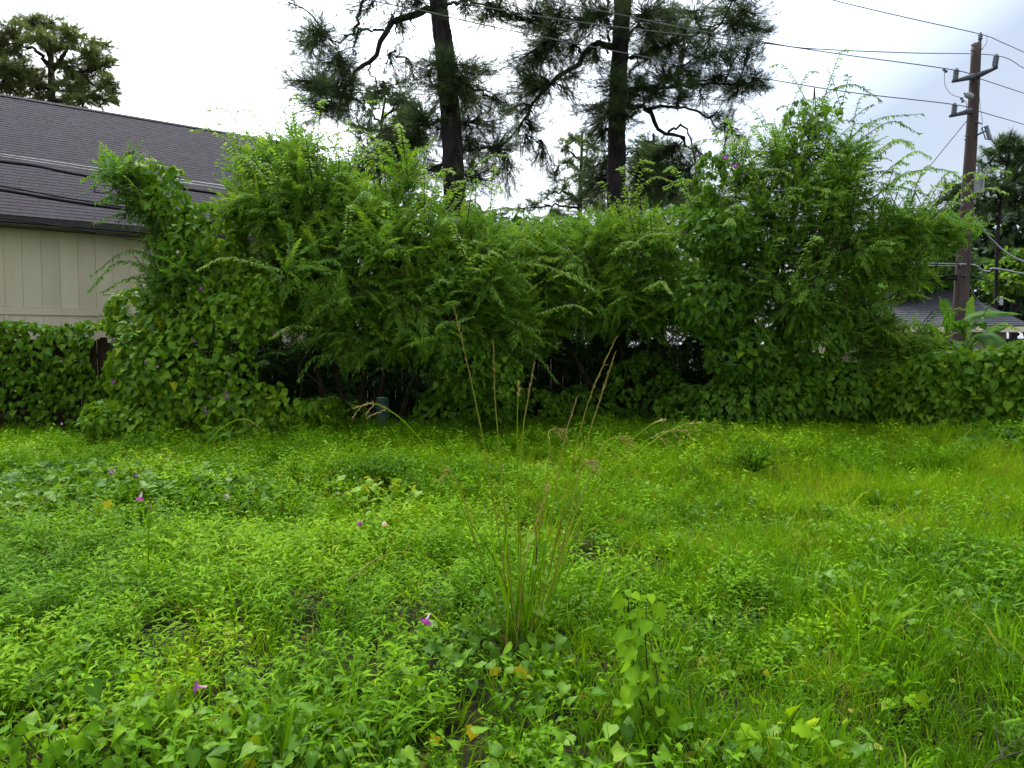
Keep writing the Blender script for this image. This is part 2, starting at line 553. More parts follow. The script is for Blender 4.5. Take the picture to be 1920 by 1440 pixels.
def herb_clump(seed, stems=3, H=0.18, leaf=0.035):
    r = np.random.default_rng(seed)
    mb = MB()
    for s in range(stems):
        a = r.random() * 6.283
        b = np.array((math.cos(a) * 0.04, math.sin(a) * 0.04, -0.02))
        top = b + np.array((0.06 * r.normal(), 0.06 * r.normal(), H * (0.6 + 0.7 * r.random())))
        sd = np.array((0.0016, 0.0016, 0))
        mb.add([b - sd, b + sd, top], [(0, 1, 2)], -0.1)
        for k in range(6):
            f = 0.3 + 0.7 * k / 5
            p = b + (top - b) * f
            az = k * 1.57 + a
            for q in (0, math.pi):
                l = leaf * (0.7 + 0.7 * r.random()) * (1.2 - 0.5 * f)
                lance_into(mb, p, (math.cos(az + q), math.sin(az + q), 0.3 + 0.3 * r.normal()), l, l * 0.5, r, 0.1 * r.normal() + 0.3 * (f - 0.6), 0.2)
    return mb

def heart_clump(seed, n=9, size=0.050, H=0.12, spread=0.10):
    r = np.random.default_rng(seed)
    mb = MB()
    for i in range(n):
        a = r.random() * 6.283
        rr = spread * math.sqrt(r.random())
        pos = np.array((math.cos(a) * rr, math.sin(a) * rr, H * (0.35 + 0.8 * r.random())))
        nrm = unit((0.42 * r.normal(), 0.42 * r.normal() - 0.12, 1))
        az = r.random() * 6.283
        R = frames(np.array([(math.cos(az), math.sin(az), -0.2)]), nrm[None])
        s = size * (0.55 + 0.75 * r.random())
        mb.scatter(HEART, [int(r.integers(8))], R, pos[None], [s], [0.14 * r.normal()])
        b = pos * np.array((0.6, 0.6, 0)) + np.array((0, 0, -0.02))
        mb.add([b + (0.0012, 0, 0), b - (0.0012, 0, 0), pos], [(0, 1, 2)], -0.05)
    return mb

def clump_mesh(name, mb, mat):
    return mb.mesh(name, mat)

# ------------------------------------------------------------------ ground
MOUNDS = [(-5.2, 7.6, 1.6, 0.10), (-2.4, 4.6, 1.5, 0.10), (-1.7, 8.6, 0.7, 0.16), (3.4, 10.3, 0.9, 0.16), (7.0, 10.2, 1.0, 0.22), (-4.2, 10.8, 2.2, 0.14),
          (0.0, 3.9, 0.55, 0.06), (0.8, 11.5, 2.5, 0.10), (2.0, 6.5, 1.2, -0.05), (-1.1, 3.0, 0.4, -0.06), (5.2, 12.2, 2.0, 0.10), (-3.0, 3.1, 0.9, 0.08)]
def hgt(x, y):
    x, y = np.asarray(x, float), np.asarray(y, float)
    z = 0.035 * np.sin(1.3 * x + 0.7) * np.cos(0.9 * y) + 0.03 * np.sin(3.1 * x + 1.7 * y) + 0.028 * np.cos(5.3 * y - 2.2 * x) * np.sin(4.7 * x + 0.9 * y)
    for mx, my, s, a in MOUNDS:
        z = z + a * np.exp(-((x - mx) ** 2 + (y - my) ** 2) / (2 * s * s))
    fall = np.clip(1.6 - np.maximum(np.abs(x) / 14.0, np.abs(y - 8) / 14.0), 0, 1)
    return z * fall - 0.14

gx = np.concatenate((-np.geomspace(300, 16, 12), np.arange(-15, 15.01, 0.25), np.geomspace(16, 300, 12)))
gy = np.concatenate((-np.geomspace(120, 6, 8), np.arange(-5, 24.01, 0.25), np.geomspace(25, 420, 14)))
GX, GY = np.meshgrid(gx, gy)
gv = np.stack((GX, GY, hgt(GX, GY)), -1).reshape(-1, 3)
nx, ny = len(gx), len(gy)
ii, jj = np.meshgrid(np.arange(nx - 1), np.arange(ny - 1))
q = (jj * nx + ii).ravel()
gf = np.concatenate((np.stack((q, q + 1, q + nx + 1), 1), np.stack((q, q + nx + 1, q + nx), 1)))
g = obj('ground', mesh_from('ground', gv, gf, np.full(len(gv), 0.5), M['soil'], True))
g['kind'] = 'structure'
g['label'] = 'dark damp soil under the weeds and grass of the lot'


# ------------------------------------------------------------------ house on the left
HD = unit(np.array((0.79, 0.615, 0.0)))            # along the eave, away from the camera
HN = np.array((-HD[1], HD[0], 0.0))                 # from the eave back to the ridge
E0 = P(0, 402, 13.4)                                # eave seen at the left picture edge
EAVE_Z, RUN = E0[2], 5.6
def on_plane_px(px, off, z):
    """parameter along HD where the line at set-back off and height z crosses picture column px"""
    u = (px - 960.0) / FPX
    best, lo, hi = None, -10.0, 60.0
    def col(s):
        p = E0 + HD * s + HN * off
        p = np.array((p[0], p[1], z))
        d = p - np.array((0, 0, CAM_H))
        fw = d[1] * math.cos(PITCH) - d[2] * math.sin(PITCH)
        return d[0] / fw - u
    for _ in range(60):
        mid = (lo + hi) / 2
        if col(mid) < 0:
            lo = mid
        else:
            hi = mid
    return (lo + hi) / 2
s_l = -5.0
def ridge_row(z):
    s = on_plane_px(0, RUN, z)
    p = E0 + HD * s + HN * RUN
    d = np.array((p[0], p[1], z)) - np.array((0, 0, CAM_H))
    fw = d[1] * math.cos(PITCH) - d[2] * math.sin(PITCH)
    up = d[1] * math.sin(PITCH) + d[2] * math.cos(PITCH)
    return 720 - FPX * up / fw
lo, hi = EAVE_Z, EAVE_Z + 9
for _ in range(50):
    mid = (lo + hi) / 2
    if ridge_row(mid) > 178:
        lo = mid
    else:
        hi = mid
RIDGE_Z = (lo + hi) / 2
s_r = on_plane_px(545, RUN, RIDGE_Z)
SL = math.hypot(RUN, RIDGE_Z - EAVE_Z)
HU = (HN * RUN + np.array((0, 0, RIDGE_Z - EAVE_Z))) / SL      # up the slope
HS = np.cross(HD, HU)                                           # out of the slope
if HS[2] < 0:
    HS = -HS
house = thing('house', 'cream board-sided house with a dark shingle roof at the left edge', 'house', (E0[0], E0[1], 0))
def hp(s, off, z):
    p = E0 + HD * s + HN * off
    return np.array((p[0], p[1], z))
def slab(mb, s0, s1, o0, o1, z0, z1, t=0.5):
    v = [hp(s, o, z) for s in (s0, s1) for o in (o0, o1) for z in (z0, z1)]
    f = [(0, 1, 3), (0, 3, 2), (4, 6, 7), (4, 7, 5), (0, 4, 5), (0, 5, 1), (2, 3, 7), (2, 7, 6), (0, 2, 6), (0, 6, 4), (1, 5, 7), (1, 7, 3)]
    mb.add(v, f, t)
# roof deck (both slopes, thin prism)
mb = MB()
def rpt(s, o, z):
    return hp(s, o, z)
th = 0.10
for side in (0, 1):
    e_off = 0.0 if side == 0 else 2 * RUN
    top = [rpt(s_l, e_off, EAVE_Z), rpt(s_r, e_off, EAVE_Z), rpt(s_r, RUN, RIDGE_Z), rpt(s_l, RUN, RIDGE_Z)]
    bot = [p - np.array((0, 0, th)) for p in top]
    mb.add(top + bot, [(0, 1, 2), (0, 2, 3), (4, 6, 5), (4, 7, 6), (0, 4, 5), (0, 5, 1), (1, 5, 6), (1, 6, 2), (0, 3, 7), (0, 7, 4)], 0.4)
roof = mb.build('roof', M['shingle'], house)
# shingles of the slope in view, laid in courses
EXPO = 0.142
shing = {}
for L_ in (0.24, 0.32, 0.42, 0.56):
    b = MB()
    b.box((0.002, -0.02, 0.0), (L_ - 0.003, EXPO * 1.12, 0.006), 0.0)
    v, f, t = b.arrays()
    v = v.copy()
    v[:, 2] += np.where(v[:, 1] < 0.02, 0.007, 0.0)     # butt end lifted over the course below
    shing[L_] = (v, f, t, mesh_from('shingle', v, f, t, M['shingle']))
RS = np.stack((HD, HU, HS), -1)
cells = []
ncour = int(SL / EXPO)
for c in range(ncour):
    s = s_l + 0.4 * rng.random()
    while s < s_r - 0.25:
        L_ = float(rng.choice((0.24, 0.32, 0.42, 0.56)))
        o = E0 + HD * s + HU * (c * EXPO) + HS * 0.006
        cells.append((L_, o, float(rng.normal() * 0.06)))
        s += L_
def in_view(p, m=0.0):
    d = p - np.array((0, 0, CAM_H))
    fw = d[1] * math.cos(PITCH) - d[2] * math.sin(PITCH)
    if fw < 0.1:
        return False
    up = d[1] * math.sin(PITCH) + d[2] * math.cos(PITCH)
    return abs(d[0] / fw) * FPX < 960 + m and abs(up / fw) * FPX < 720 + m
vis = sorted([c for c in cells if in_view(c[1], -5)], key=lambda c: np.linalg.norm(c[1]))
near_ids = set(id(c) for c in vis[:300])
rest = MB()
for c in cells:
    v, f, t, me = shing[c[0]]
    if id(c) in near_ids:
        place('shingle', me, roof, RS, c[1], 1.0, 0.5 + c[2])
    else:
        rest.add(v @ RS.T + c[1], f, t + 0.5 + c[2])
rest.build('shingle_courses', M['shingle'], roof, kind='stuff')
cap = MB()
s = s_l
while s < s_r:
    for sg in (0, 1):
        up = HU if sg == 0 else np.array((-HN[0] * RUN, -HN[1] * RUN, RIDGE_Z - EAVE_Z)) / SL
        nr = HS if sg == 0 else np.array((HN[0], HN[1], 0)) * 0.5 + np.array((0, 0, 0.8))
        a = hp(s, RUN, RIDGE_Z + 0.035)
        cap.quad(a, a + HD * 0.3, a + HD * 0.3 - up * 0.16 + nr * 0.008, a - up * 0.16 + nr * 0.008, 0.5 + rng.normal() * 0.08)
    s += 0.31
cap.build('ridge_cap', M['shingle'], roof, kind='stuff')
# fascia, soffit
mb = MB()
slab(mb, s_l, s_r, -0.03, -0.002, EAVE_Z - 0.12, EAVE_Z - 0.012)
mb.build('fascia', M['fascia'], house)
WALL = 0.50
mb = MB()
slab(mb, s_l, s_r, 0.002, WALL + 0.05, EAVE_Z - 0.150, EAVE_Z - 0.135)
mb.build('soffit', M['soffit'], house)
WT = EAVE_Z - 0.155
TRIM_Z = P(0, 582, 13.8)[2]
# wall core, side wall, back, gable
mb = MB()
slab(mb, s_l + 0.4, s_r - 0.4, WALL + 0.05, 2 * RUN - WALL, -0.2, WT)
ga = [hp(s_r - 0.4, WALL + 0.05, WT), hp(s_r - 0.4, 2 * RUN - WALL, WT), hp(s_r - 0.4, RUN, RIDGE_Z - 0.3)]
mb.add(ga, [(0, 1, 2)], 0.5)
mb.build('wall', M['siding'], house)
s_c = on_plane_px(6, WALL, 2.8)                     # vertical trim next to the picture edge
bw = 0.305
k0 = int((s_l + 0.4 - s_c) / bw)
for k in range(-4, int((s_r - 0.4 - s_c) / bw)):
    a = s_c + k * bw
    if a < s_l + 0.4:
        continue
    for z0, z1 in ((TRIM_Z + 0.075, WT - 0.002), (0.0, TRIM_Z - 0.075)):
        mb = MB()
        slab(mb, a + 0.002, a + bw - 0.003, WALL + 0.028 + 0.001 * rng.random(), WALL + 0.048, z0, z1, 0.5 + 0.03 * rng.normal())
        mb.build('siding_board', M['siding'], house)
mb = MB()
slab(mb, s_l + 0.4, s_r - 0.4, WALL + 0.002, WALL + 0.047, TRIM_Z - 0.070, TRIM_Z + 0.070, 0.52)
mb.build('belt_trim', M['siding'], house)
mb = MB()
slab(mb, s_c - 0.05, s_c + 0.004, WALL + 0.006, WALL + 0.027, TRIM_Z + 0.075, WT - 0.003, 0.52)
slab(mb, s_c + 0.01, s_c + 0.05, WALL + 0.006, WALL + 0.027, 0.0, TRIM_Z - 0.075, 0.52)
mb.build('corner_trim', M['siding'], house)

# ------------------------------------------------------------------ low house far right
h2 = thing('house', 'low house with grey hip roof behind the banana plants', 'house', (16, 26, 0))
ev = [P(1560, 612, 26.0), P(1936, 611, 26.0)]
rz = [P(1700, 541, 30.0), P(1786, 543, 30.0)]
zb = ev[0][2]
bk = [np.array((ev[1][0], 34.5, zb)), np.array((ev[0][0], 34.5, zb))]
mb = MB()
mb.add([ev[0], ev[1], rz[1], rz[0], bk[0], bk[1]], [(0, 1, 2), (0, 2, 3), (1, 4, 2), (4, 5, 3), (4, 3, 2), (5, 0, 3)], 0.5)
r2 = mb.build('roof', M['shingle_grey'], h2)
mb = MB()
n2 = unit(np.cross(ev[1] - ev[0], rz[0] - ev[0]))
for c in range(22):
    f = c / 22.0
    a, b = ev[0] + (rz[0] - ev[0]) * f, ev[1] + (rz[1] - ev[1]) * f
    a2, b2 = ev[0] + (rz[0] - ev[0]) * (f + 1 / 22.0), ev[1] + (rz[1] - ev[1]) * (f + 1 / 22.0)
    mb.quad(a + n2 * 0.028, b + n2 * 0.028, b2 + n2 * 0.006, a2 + n2 * 0.006, 0.5 + 0.05 * rng.normal())
    mb.quad(a + n2 * 0.004, b + n2 * 0.004, b + n2 * 0.028, a + n2 * 0.028, 0.4)
mb.build('shingle_courses', M['shingle_grey'], r2, kind='stuff')
mb = MB()
mb.tube([rz[0] + (0, 0, 0.02), rz[1] + (0, 0, 0.02)], 0.05, 6, 0.3)
mb.build('ridge_cap', M['fascia'], r2)
mb = MB()
mb.lathe([(0.06, 0), (0.06, 0.32), (0.0, 0.34)], 8, 0.7, (np.eye(3), P(1877, 572, 28.0)))
mb.build('vent_pipe', M['cable_pale'], r2)
mb = MB()
mb.box((ev[0][0], 25.96, zb - 0.20), (ev[1][0], 25.995, zb - 0.005), 0.6)
mb.build('fascia', M['siding'], h2)
mb = MB()
mb.box((ev[0][0] + 0.5, 26.6, -0.1), (ev[1][0] - 0.5, 34.0, zb - 0.02), -0.1)
mb.build('wall', M['siding'], h2)
wp = P(1908, 640, 26.5)
mb = MB()
mb.box((wp[0] - 0.32, 26.53, 0.9), (wp[0] + 0.5, 26.598, zb - 0.42), 0.5)
w2 = mb.build('window', M['fascia'], h2)
mb = MB()
mb.box((wp[0] - 0.25, 26.515, 0.97), (wp[0] + 0.43, 26.528, zb - 0.49), 0.5)
mb.build('pane', M['dark_glass'], w2)

# ------------------------------------------------------------------ fences
def fence(name_label, p0, p1, H, width=0.145):
    p0, p1 = np.array(p0, float), np.array(p1, float)
    d = unit(p1 - p0)
    L = np.linalg.norm(p1 - p0)
    n = np.array((-d[1], d[0]))
    c = (p0 + p1) / 2
    t = thing('wooden_fence', name_label, 'fence', (c[0], c[1], 0))
    R3 = np.array(((d[0], n[0], 0), (d[1], n[1], 0), (0, 0, 1)), float)
    me = []
    for k in range(4):
        b = MB()
        w = width - 0.006 - 0.006 * rng.random()
        v = np.array([(x, y, z) for x in (0, w) for y in (0, 0.019) for z in (0, 1)], float)
        b.box((0, 0, 0), (w, 0.019, H + 0.03 * rng.normal()), 0.0)
        me.append(b.mesh('picket', M['plank']))
    for i in range(int(L / width)):
        o = p0 + d * i * width
        z = float(hgt(o[0], o[1])) - 0.02
        place('picket', me[int(rng.integers(4))], t, R3, np.array((o[0], o[1], z)) + np.array((n[0], n[1], 0)) * 0.006 * rng.normal(), 1.0, 0.5 + 0.18 * rng.normal())
    for z in (0.25, H * 0.78):
        b = MB()
        b.box((0, 0.040, z - 0.045), (L, 0.078, z + 0.045), 0.5, (R3, np.array((p0[0], p0[1], 0))))
        b.build('rail', M['plank'], t)
    for i in range(int(L / 2.4) + 1):
        b = MB()
        b.box((i * 2.4, 0.082, -0.3), (i * 2.4 + 0.09, 0.17, H - 0.05), 0.4, (R3, np.array((p0[0], p0[1], 0))))
        b.build('post', M['plank'], t)
    return t
fence('dark weathered picket fence under vines below the cream house', (-12.0, 12.55), (-5.6, 13.0), 1.72)
fence('shaded plank fence in the dark hollow behind the shrubs', (-5.5, 14.6), (4.3, 17.6), 1.6)
fence('plank fence buried under dense vines beneath the banana plants', (2.9, 16.62), (9.6, 10.5), 1.12)

# ------------------------------------------------------------------ shrubs with feathery compound leaves
def lobe(px, py, Y, rx, ry, rd=None, g=1.0):
    c = P(px, py, Y)
    rx, ry = rx * g, ry * g
    k = Y / FPX
    return (c, np.array((rx * k, rd if rd is not None else rx * k * 0.8, ry * k)))

def sample_lobes(lobes, n, r_lo=0.85, r_hi=1.05, inner=0.8, back=0.45, low=1.0, rough=0.10):
    """points near the outside of a union of ellipsoids, with outward normals"""
    area = np.array([(l[1][0] * l[1][2] + l[1][0] * l[1][1] + l[1][1] * l[1][2]) for l in lobes])
    pr = area / area.sum()
    out_p, out_n = [], []
    need = n
    while need > 0:
        m = need * 3 + 50
        k = rng.choice(len(lobes), m, p=pr)
        C = np.array([lobes[i][0] for i in k])
        Rr = np.array([lobes[i][1] for i in k])
        d = rand_dir(m)
        keep = ~((d[:, 1] > 0.35) & (rng.random(m) > back))
        keep &= ~((d[:, 2] < -0.45) & (rng.random(m) > low))
        r = r_lo + (r_hi - r_lo) * rng.random(m)
        q0 = C + d * Rr
        r = r * (1 + rough * np.sin(3.3 * q0[:, 0] + 1.3 * q0[:, 1]) * np.sin(2.9 * q0[:, 2] + 0.8 * q0[:, 0]) + 0.6 * rough * np.sin(7.1 * q0[:, 0] + 2.0) * np.sin(6.3 * q0[:, 2]))
        p = C + d * Rr * r[:, None]
        for j, (c, rr) in enumerate(lobes):
            q = np.linalg.norm((p - c) / rr, axis=1)
            keep &= (k == j) | (q > inner)
        keep &= p[:, 2] > 0.03
        p, nn = p[keep], unit(d / Rr)[keep]
        out_p.append(p[:need])
        out_n.append(nn[:need])
        need -= len(p[:need])
    return np.concatenate(out_p), np.concatenate(out_n)

def lance_leaf(seed):
    r = np.random.default_rng(seed)
    mb = MB()
    lance_into(mb, (0, 0, 0), (1, 0, 0), 1.0, 0.34, r, 0.0, 0.22)
    return mb.arrays()
LANCE = [lance_leaf(k) for k in range(4)]
def frond_meshes(temps, mat):
    return [mesh_from('frond', v, f, t, mat) for v, f, t in temps]
FROND_ME = frond_meshes(FROND, M['frond'])

def make_shoots(lobes, n, per, length, flen, r_lo=0.72, r_hi=1.08, up=0.35, inner=0.72, droop=0.0):
    tips, nrm = sample_lobes(lobes, n, r_lo, r_hi, inner, rough=0.22)
    ax = unit(nrm * 0.75 + np.array((0, 0, up)) + 0.42 * rng.normal(size=(n, 3)))
    L = length * (0.6 + 0.8 * rng.random(n))
    base = tips - ax * L[:, None]
    bend = np.array((0, 0, -1.0)) * (droop * L)[:, None]
    T, X, Nn, S, tip_f = [], [], [], [], []
    e1 = unit(np.cross(ax, rand_dir(n)))
    e2 = np.cross(ax, e1)
    for k in range(per):
        f = 0.25 + 0.75 * (k + 0.5 * rng.random(n)) / per
        p = base + ax * (L * f)[:, None] + bend * (f * f)[:, None]
        ang = k * 2.4 + rng.random(n) * 0.8
        lat = np.cos(ang)[:, None] * e1 + np.sin(ang)[:, None] * e2
        d = unit(lat * (1.05 - 0.55 * f)[:, None] + ax * (0.45 + 0.5 * f)[:, None] + np.array((0, 0, 0.05 - droop)))
        T.append(p); X.append(d)
        Nn.append(unit(np.array((0, 0, 1.0)) + 0.35 * rng.normal(size=(n, 3)) + 0.25 * nrm))
        S.append(flen * (0.65 + 0.6 * rng.random(n)) * (1.1 - 0.35 * f))
        tip_f.append(f)
    return base, tips + bend, np.concatenate(T), np.concatenate(X), np.concatenate(Nn), np.concatenate(S), np.concatenate(tip_f)

def px_of(p):
    d = p - np.array((0, 0, CAM_H))
    fw = d[:, 1] * math.cos(PITCH) - d[:, 2] * math.sin(PITCH)
    up = d[:, 1] * math.sin(PITCH) + d[:, 2] * math.cos(PITCH)
    return 960 + FPX * d[:, 0] / fw, 720 - FPX * up / fw

def shrub(name, label, lobes, n, per=8, length=0.7, flen=0.5, tint=0.45, stems=(), features=(), up=0.35, n_parts=150, droop=0.0, inner_n=0.25, hollow=(), shrink=0.80, sprays=0):
    root = thing(name, label, 'shrub', (*stems[0][0][:2], 0.0) if stems else (*lobes[0][0][:2], 0.0))
    lobes = [(c_, r_s * shrink) for c_, r_s in lobes]
    base, tips, T, X, Nn, S, tf = make_shoots(lobes, n, per, length, flen, up=up, droop=droop)
    b2, t2, T2, X2, N2, S2, tf2 = make_shoots(lobes, int(n * inner_n), per, length, flen, 0.25, 0.75, up, 0.0)
    T, X, Nn, S, tf = (np.concatenate(a) for a in ((T, T2), (X, X2), (Nn, N2), (S, S2), (tf, tf2)))
    tn = tint + 0.16 * rng.normal(size=len(T)) + 0.22 * (tf - 0.6)
    # arching shoots drawn along their own line, leaves on both sides
    tw = MB()
    fT, fX, fN, fS, ft = [], [], [], [], []
    features = list(features)
    if sprays:
        sp, sn = sample_lobes(lobes, sprays * 3, 0.75, 1.0, 0.8, back=0.2, low=0.1)
        sp, sn = sp[sn[:, 2] > -0.25][:sprays], sn[sn[:, 2] > -0.25][:sprays]
        for a_, n0 in zip(sp, sn):
            d0 = unit(n0 * 0.8 + np.array((0, -0.15, 0.55)) + 0.4 * rng.normal(size=3))
            Ls = 0.7 + 0.7 * rng.random()
            h_ = unit(np.array((d0[0], d0[1], 0)) + 1e-3)
            features.append(([a_, a_ + d0 * Ls * .45, a_ + d0 * Ls * .8 + h_ * .05 + np.array((0, 0, -.04)), a_ + d0 * Ls * .95 + h_ * .22 + np.array((0, 0, -.20 * Ls))], 0.10 + 0.08 * rng.random(), tint + 0.08 + 0.1 * rng.normal()))
    for line, fl, tt in features:
        c = smooth_line(line, 14)
        tw.tube(c, np.linspace(0.007, 0.003, len(c)), 4, 0.8)
        tg = unit(np.gradient(c, axis=0))
        seg = np.linalg.norm(np.diff(c, axis=0), axis=1).sum()
        m = max(8, int(seg / 0.042))
        for k in range(m):
            f = 0.10 + 0.90 * k / (m - 1)
            i = min(int(f * 13), 12)
            w = f * 13 - i
            p = c[i] * (1 - w) + c[i + 1] * w
            for sg in (-1, 1):
                sd = unit(np.cross(tg[i], (0.3 * rng.normal(), 0.3 * rng.normal(), 1.0))) * sg
                d = unit(sd * 0.75 + tg[i] * (0.45 + 0.3 * f) + np.array((0, 0, -0.45)) + 0.18 * rng.normal(size=3))
                fT.append(p); fX.append(d); fN.append(unit(np.array((0, -0.2, 1.0)) + 0.4 * rng.normal(size=3)))
                fS.append((0.085 + 0.14 * fl) * (0.75 + 0.45 * rng.random()) * (1.1 - 0.45 * f)); ft.append(tt + 0.10 * rng.normal() + 0.1 * f)
    if len(hollow):
        hx, hy = px_of(T)
        keep = np.ones(len(T), bool)
        for (cx, cy, ax_, ay_, ymax) in hollow:
            keep &= ~((((hx - cx) / ax_) ** 2 + ((hy - cy) / ay_) ** 2 < 1 + 0.25 * rng.normal(size=len(T))) & (T[:, 1] < ymax))
        T, X, Nn, S, tn, tf = T[keep], X[keep], Nn[keep], S[keep], tn[keep], tf[keep]
    R = frames(X, Nn)
    idx = rng.integers(len(FROND), size=len(T))
    # the fronds that show largest are pieces of their own
    order = np.argsort(T[:, 1] - 0.8 * S - 0.6 * (tf > 1.5))
    own = order[:n_parts]
    rest = np.setdiff1d(np.arange(len(T)), own)
    mb = MB()
    mb.scatter(FROND, idx[rest], R[rest], T[rest], S[rest], tn[rest])
    if fT:
        mb.scatter(LANCE, rng.integers(4, size=len(fT)), frames(np.array(fX), np.array(fN)), np.array(fT), np.array(fS), np.array(ft))
    crown = mb.build('crown', M['frond'], root, kind='stuff')
    for i in own:
        place('frond', FROND_ME[idx[i]], crown, R[i], T[i], S[i], tn[i])
    for a, b in zip(np.vstack((base, b2)), np.vstack((tips, t2))):
        tw.tube(np.linspace(a, b, 3), np.array((0.010, 0.007, 0.003)), 3, 0.35, cap=False)
    # stems
    for k, (p0, p1) in enumerate(stems):
        p0, p1 = np.array(p0, float), np.array(p1, float)
        mid = (p0 + p1) / 2 + np.array((*(0.15 * rng.normal(size=2)), 0.1))
        c = smooth_line([p0, mid, p1], 9)
        b = MB()
        b.tube(c, np.linspace(0.055, 0.016, 9), 7, 0.4, rough=0.05)
        b.build('stem', M['twig'], root)
        near = np.argsort(np.linalg.norm(base - p1, axis=1))[:28]
        for j in near:
            q0 = c[int(rng.integers(4, 9))]
            tw.tube(smooth_line([q0, (q0 + base[j]) / 2 + 0.08 * rng.normal(size=3), base[j]], 5), np.linspace(0.016, 0.009, 5), 4, 0.35, cap=False)
    tw.build('twigs', M['twig'], root, kind='stuff')
    return root

def G(px, py, Y, dz=0.0):
    p = P(px, py, Y)
    return (p[0], Y, float(hgt(p[0], Y)) + dz)

# left shrub: the big pale feathery mass
L1 = [lobe(600, 400, 12.6, 150, 130, 1.5), lobe(520, 410, 12.3, 90, 105, 1.0), lobe(760, 455, 12.5, 130, 100, 1.4), lobe(880, 510, 12.5, 110, 105, 1.3),
      lobe(640, 520, 12.3, 190, 130, 1.6), lobe(820, 580, 12.4, 150, 110, 1.5), lobe(560, 300, 12.5, 48, 70, 0.5), lobe(762, 335, 12.5, 30, 70, 0.35),
      lobe(650, 385, 12.8, 70, 50, 0.8), lobe(940, 580, 12.6, 80, 90, 1.0), lobe(480, 310, 12.4, 50, 50, 0.4), lobe(900, 690, 13.0, 90, 70, 1.0), lobe(690, 620, 12.4, 120, 60, 1.3),
      lobe(880, 440, 12.8, 80, 35, 0.8)]
F1 = [([P(860, 400, 12.2), P(878, 330, 12.0), P(915, 292, 11.8), P(955, 290, 11.6)], 0.17, 0.80),
      ([P(760, 360, 12.3), P(762, 290, 12.2), P(750, 232, 12.1)], 0.22, 0.85), ([P(700, 320, 12.3), P(668, 280, 12.2), P(700, 250, 12.1)], 0.22, 0.8),
      ([P(790, 330, 12.3), P(800, 280, 12.2), P(815, 255, 12.1)], 0.2, 0.85), ([P(565, 330, 12.3), P(545, 270, 12.2), P(540, 215, 12.2)], 0.24, 0.85),
      ([P(600, 300, 12.3), P(590, 250, 12.2), P(585, 222, 12.2)], 0.24, 0.8), ([P(690, 640, 11.4), P(630, 622, 11.2), P(560, 640, 11.0)], 0.30, 0.62),
      ([P(640, 660, 11.4), P(590, 670, 11.2), P(560, 710, 11.0)], 0.26, 0.6), ([P(720, 650, 11.4), P(690, 662, 11.2), P(672, 690, 11.1)], 0.26, 0.65),
      ([P(850, 440, 12.0), P(940, 480, 11.8), P(1000, 540, 11.7)], 0.28, 0.6), ([P(930, 480, 12.0), P(1030, 500, 11.9), P(1120, 545, 11.8)], 0.22, 0.7),
      ([P(880, 560, 12.0), P(960, 600, 11.9), P(1010, 620, 11.8)], 0.25, 0.6), ([P(900, 400, 12.2), P(960, 390, 12.1), P(1010, 420, 12.0)], 0.22, 0.8),
      ([P(940, 640, 12.2), P(1000, 660, 12.0), P(1045, 715, 11.9)], 0.2, 0.5), ([P(900, 420, 12.2), P(880, 460, 12.0), P(850, 520, 11.9)], 0.22, 0.75)]
shrub('feathery_shrub', 'large pale green feathery shrub beside the cream house, left of the middle', L1, 600, 6, 0.66, 0.58, 0.80,
      [(G(660, 800, 13.4), P(620, 520, 12.8)), (G(700, 800, 13.5), P(770, 470, 12.7)), (G(620, 800, 13.3), P(530, 430, 12.5)), (G(740, 800, 13.5), P(860, 560, 12.8)),
       (P(700, 548, 12.2), P(770, 485, 12.0)), (G(675, 800, 13.6), P(690, 400, 12.8))], F1, n_parts=150, sprays=75,
      hollow=[(640, 735, 170, 80, 20.0), (545, 690, 60, 70, 20.0)])
# plume at the far left with vines on it
L2 = [lobe(235, 325, 12.0, 55, 30, 0.5), lobe(280, 380, 12.0, 55, 45, 0.5), lobe(325, 450, 12.0, 65, 45, 0.6), lobe(370, 520, 11.9, 90, 70, 0.8)]
F2 = [([P(300, 510, 11.7), P(225, 490, 11.5), P(166, 545, 11.3)], 0.26, 0.42), ([P(310, 490, 11.7), P(240, 470, 11.5), P(172, 515, 11.3)], 0.24, 0.40),
      ([P(330, 530, 11.6), P(250, 520, 11.4), P(190, 548, 11.3)], 0.24, 0.42), ([P(300, 400, 11.8), P(230, 400, 11.7), P(175, 418, 11.6)], 0.22, 0.40),
      ([P(290, 340, 11.8), P(210, 315, 11.7), P(152, 338, 11.6)], 0.24, 0.50), ([P(280, 350, 11.8), P(320, 355, 11.7), P(345, 380, 11.6)], 0.22, 0.45),
      ([P(280, 370, 11.8), P(220, 365, 11.7), P(180, 380, 11.6)], 0.22, 0.42)]
shrub('feathery_shrub', 'slender leaning shrub plume against the dark shingle roof', L2, 110, 6, 0.42, 0.46, 0.55,
      [(G(380, 800, 12.4), P(320, 420, 12.0)), (P(320, 420, 12.0), P(240, 325, 12.0))], F2, n_parts=60)
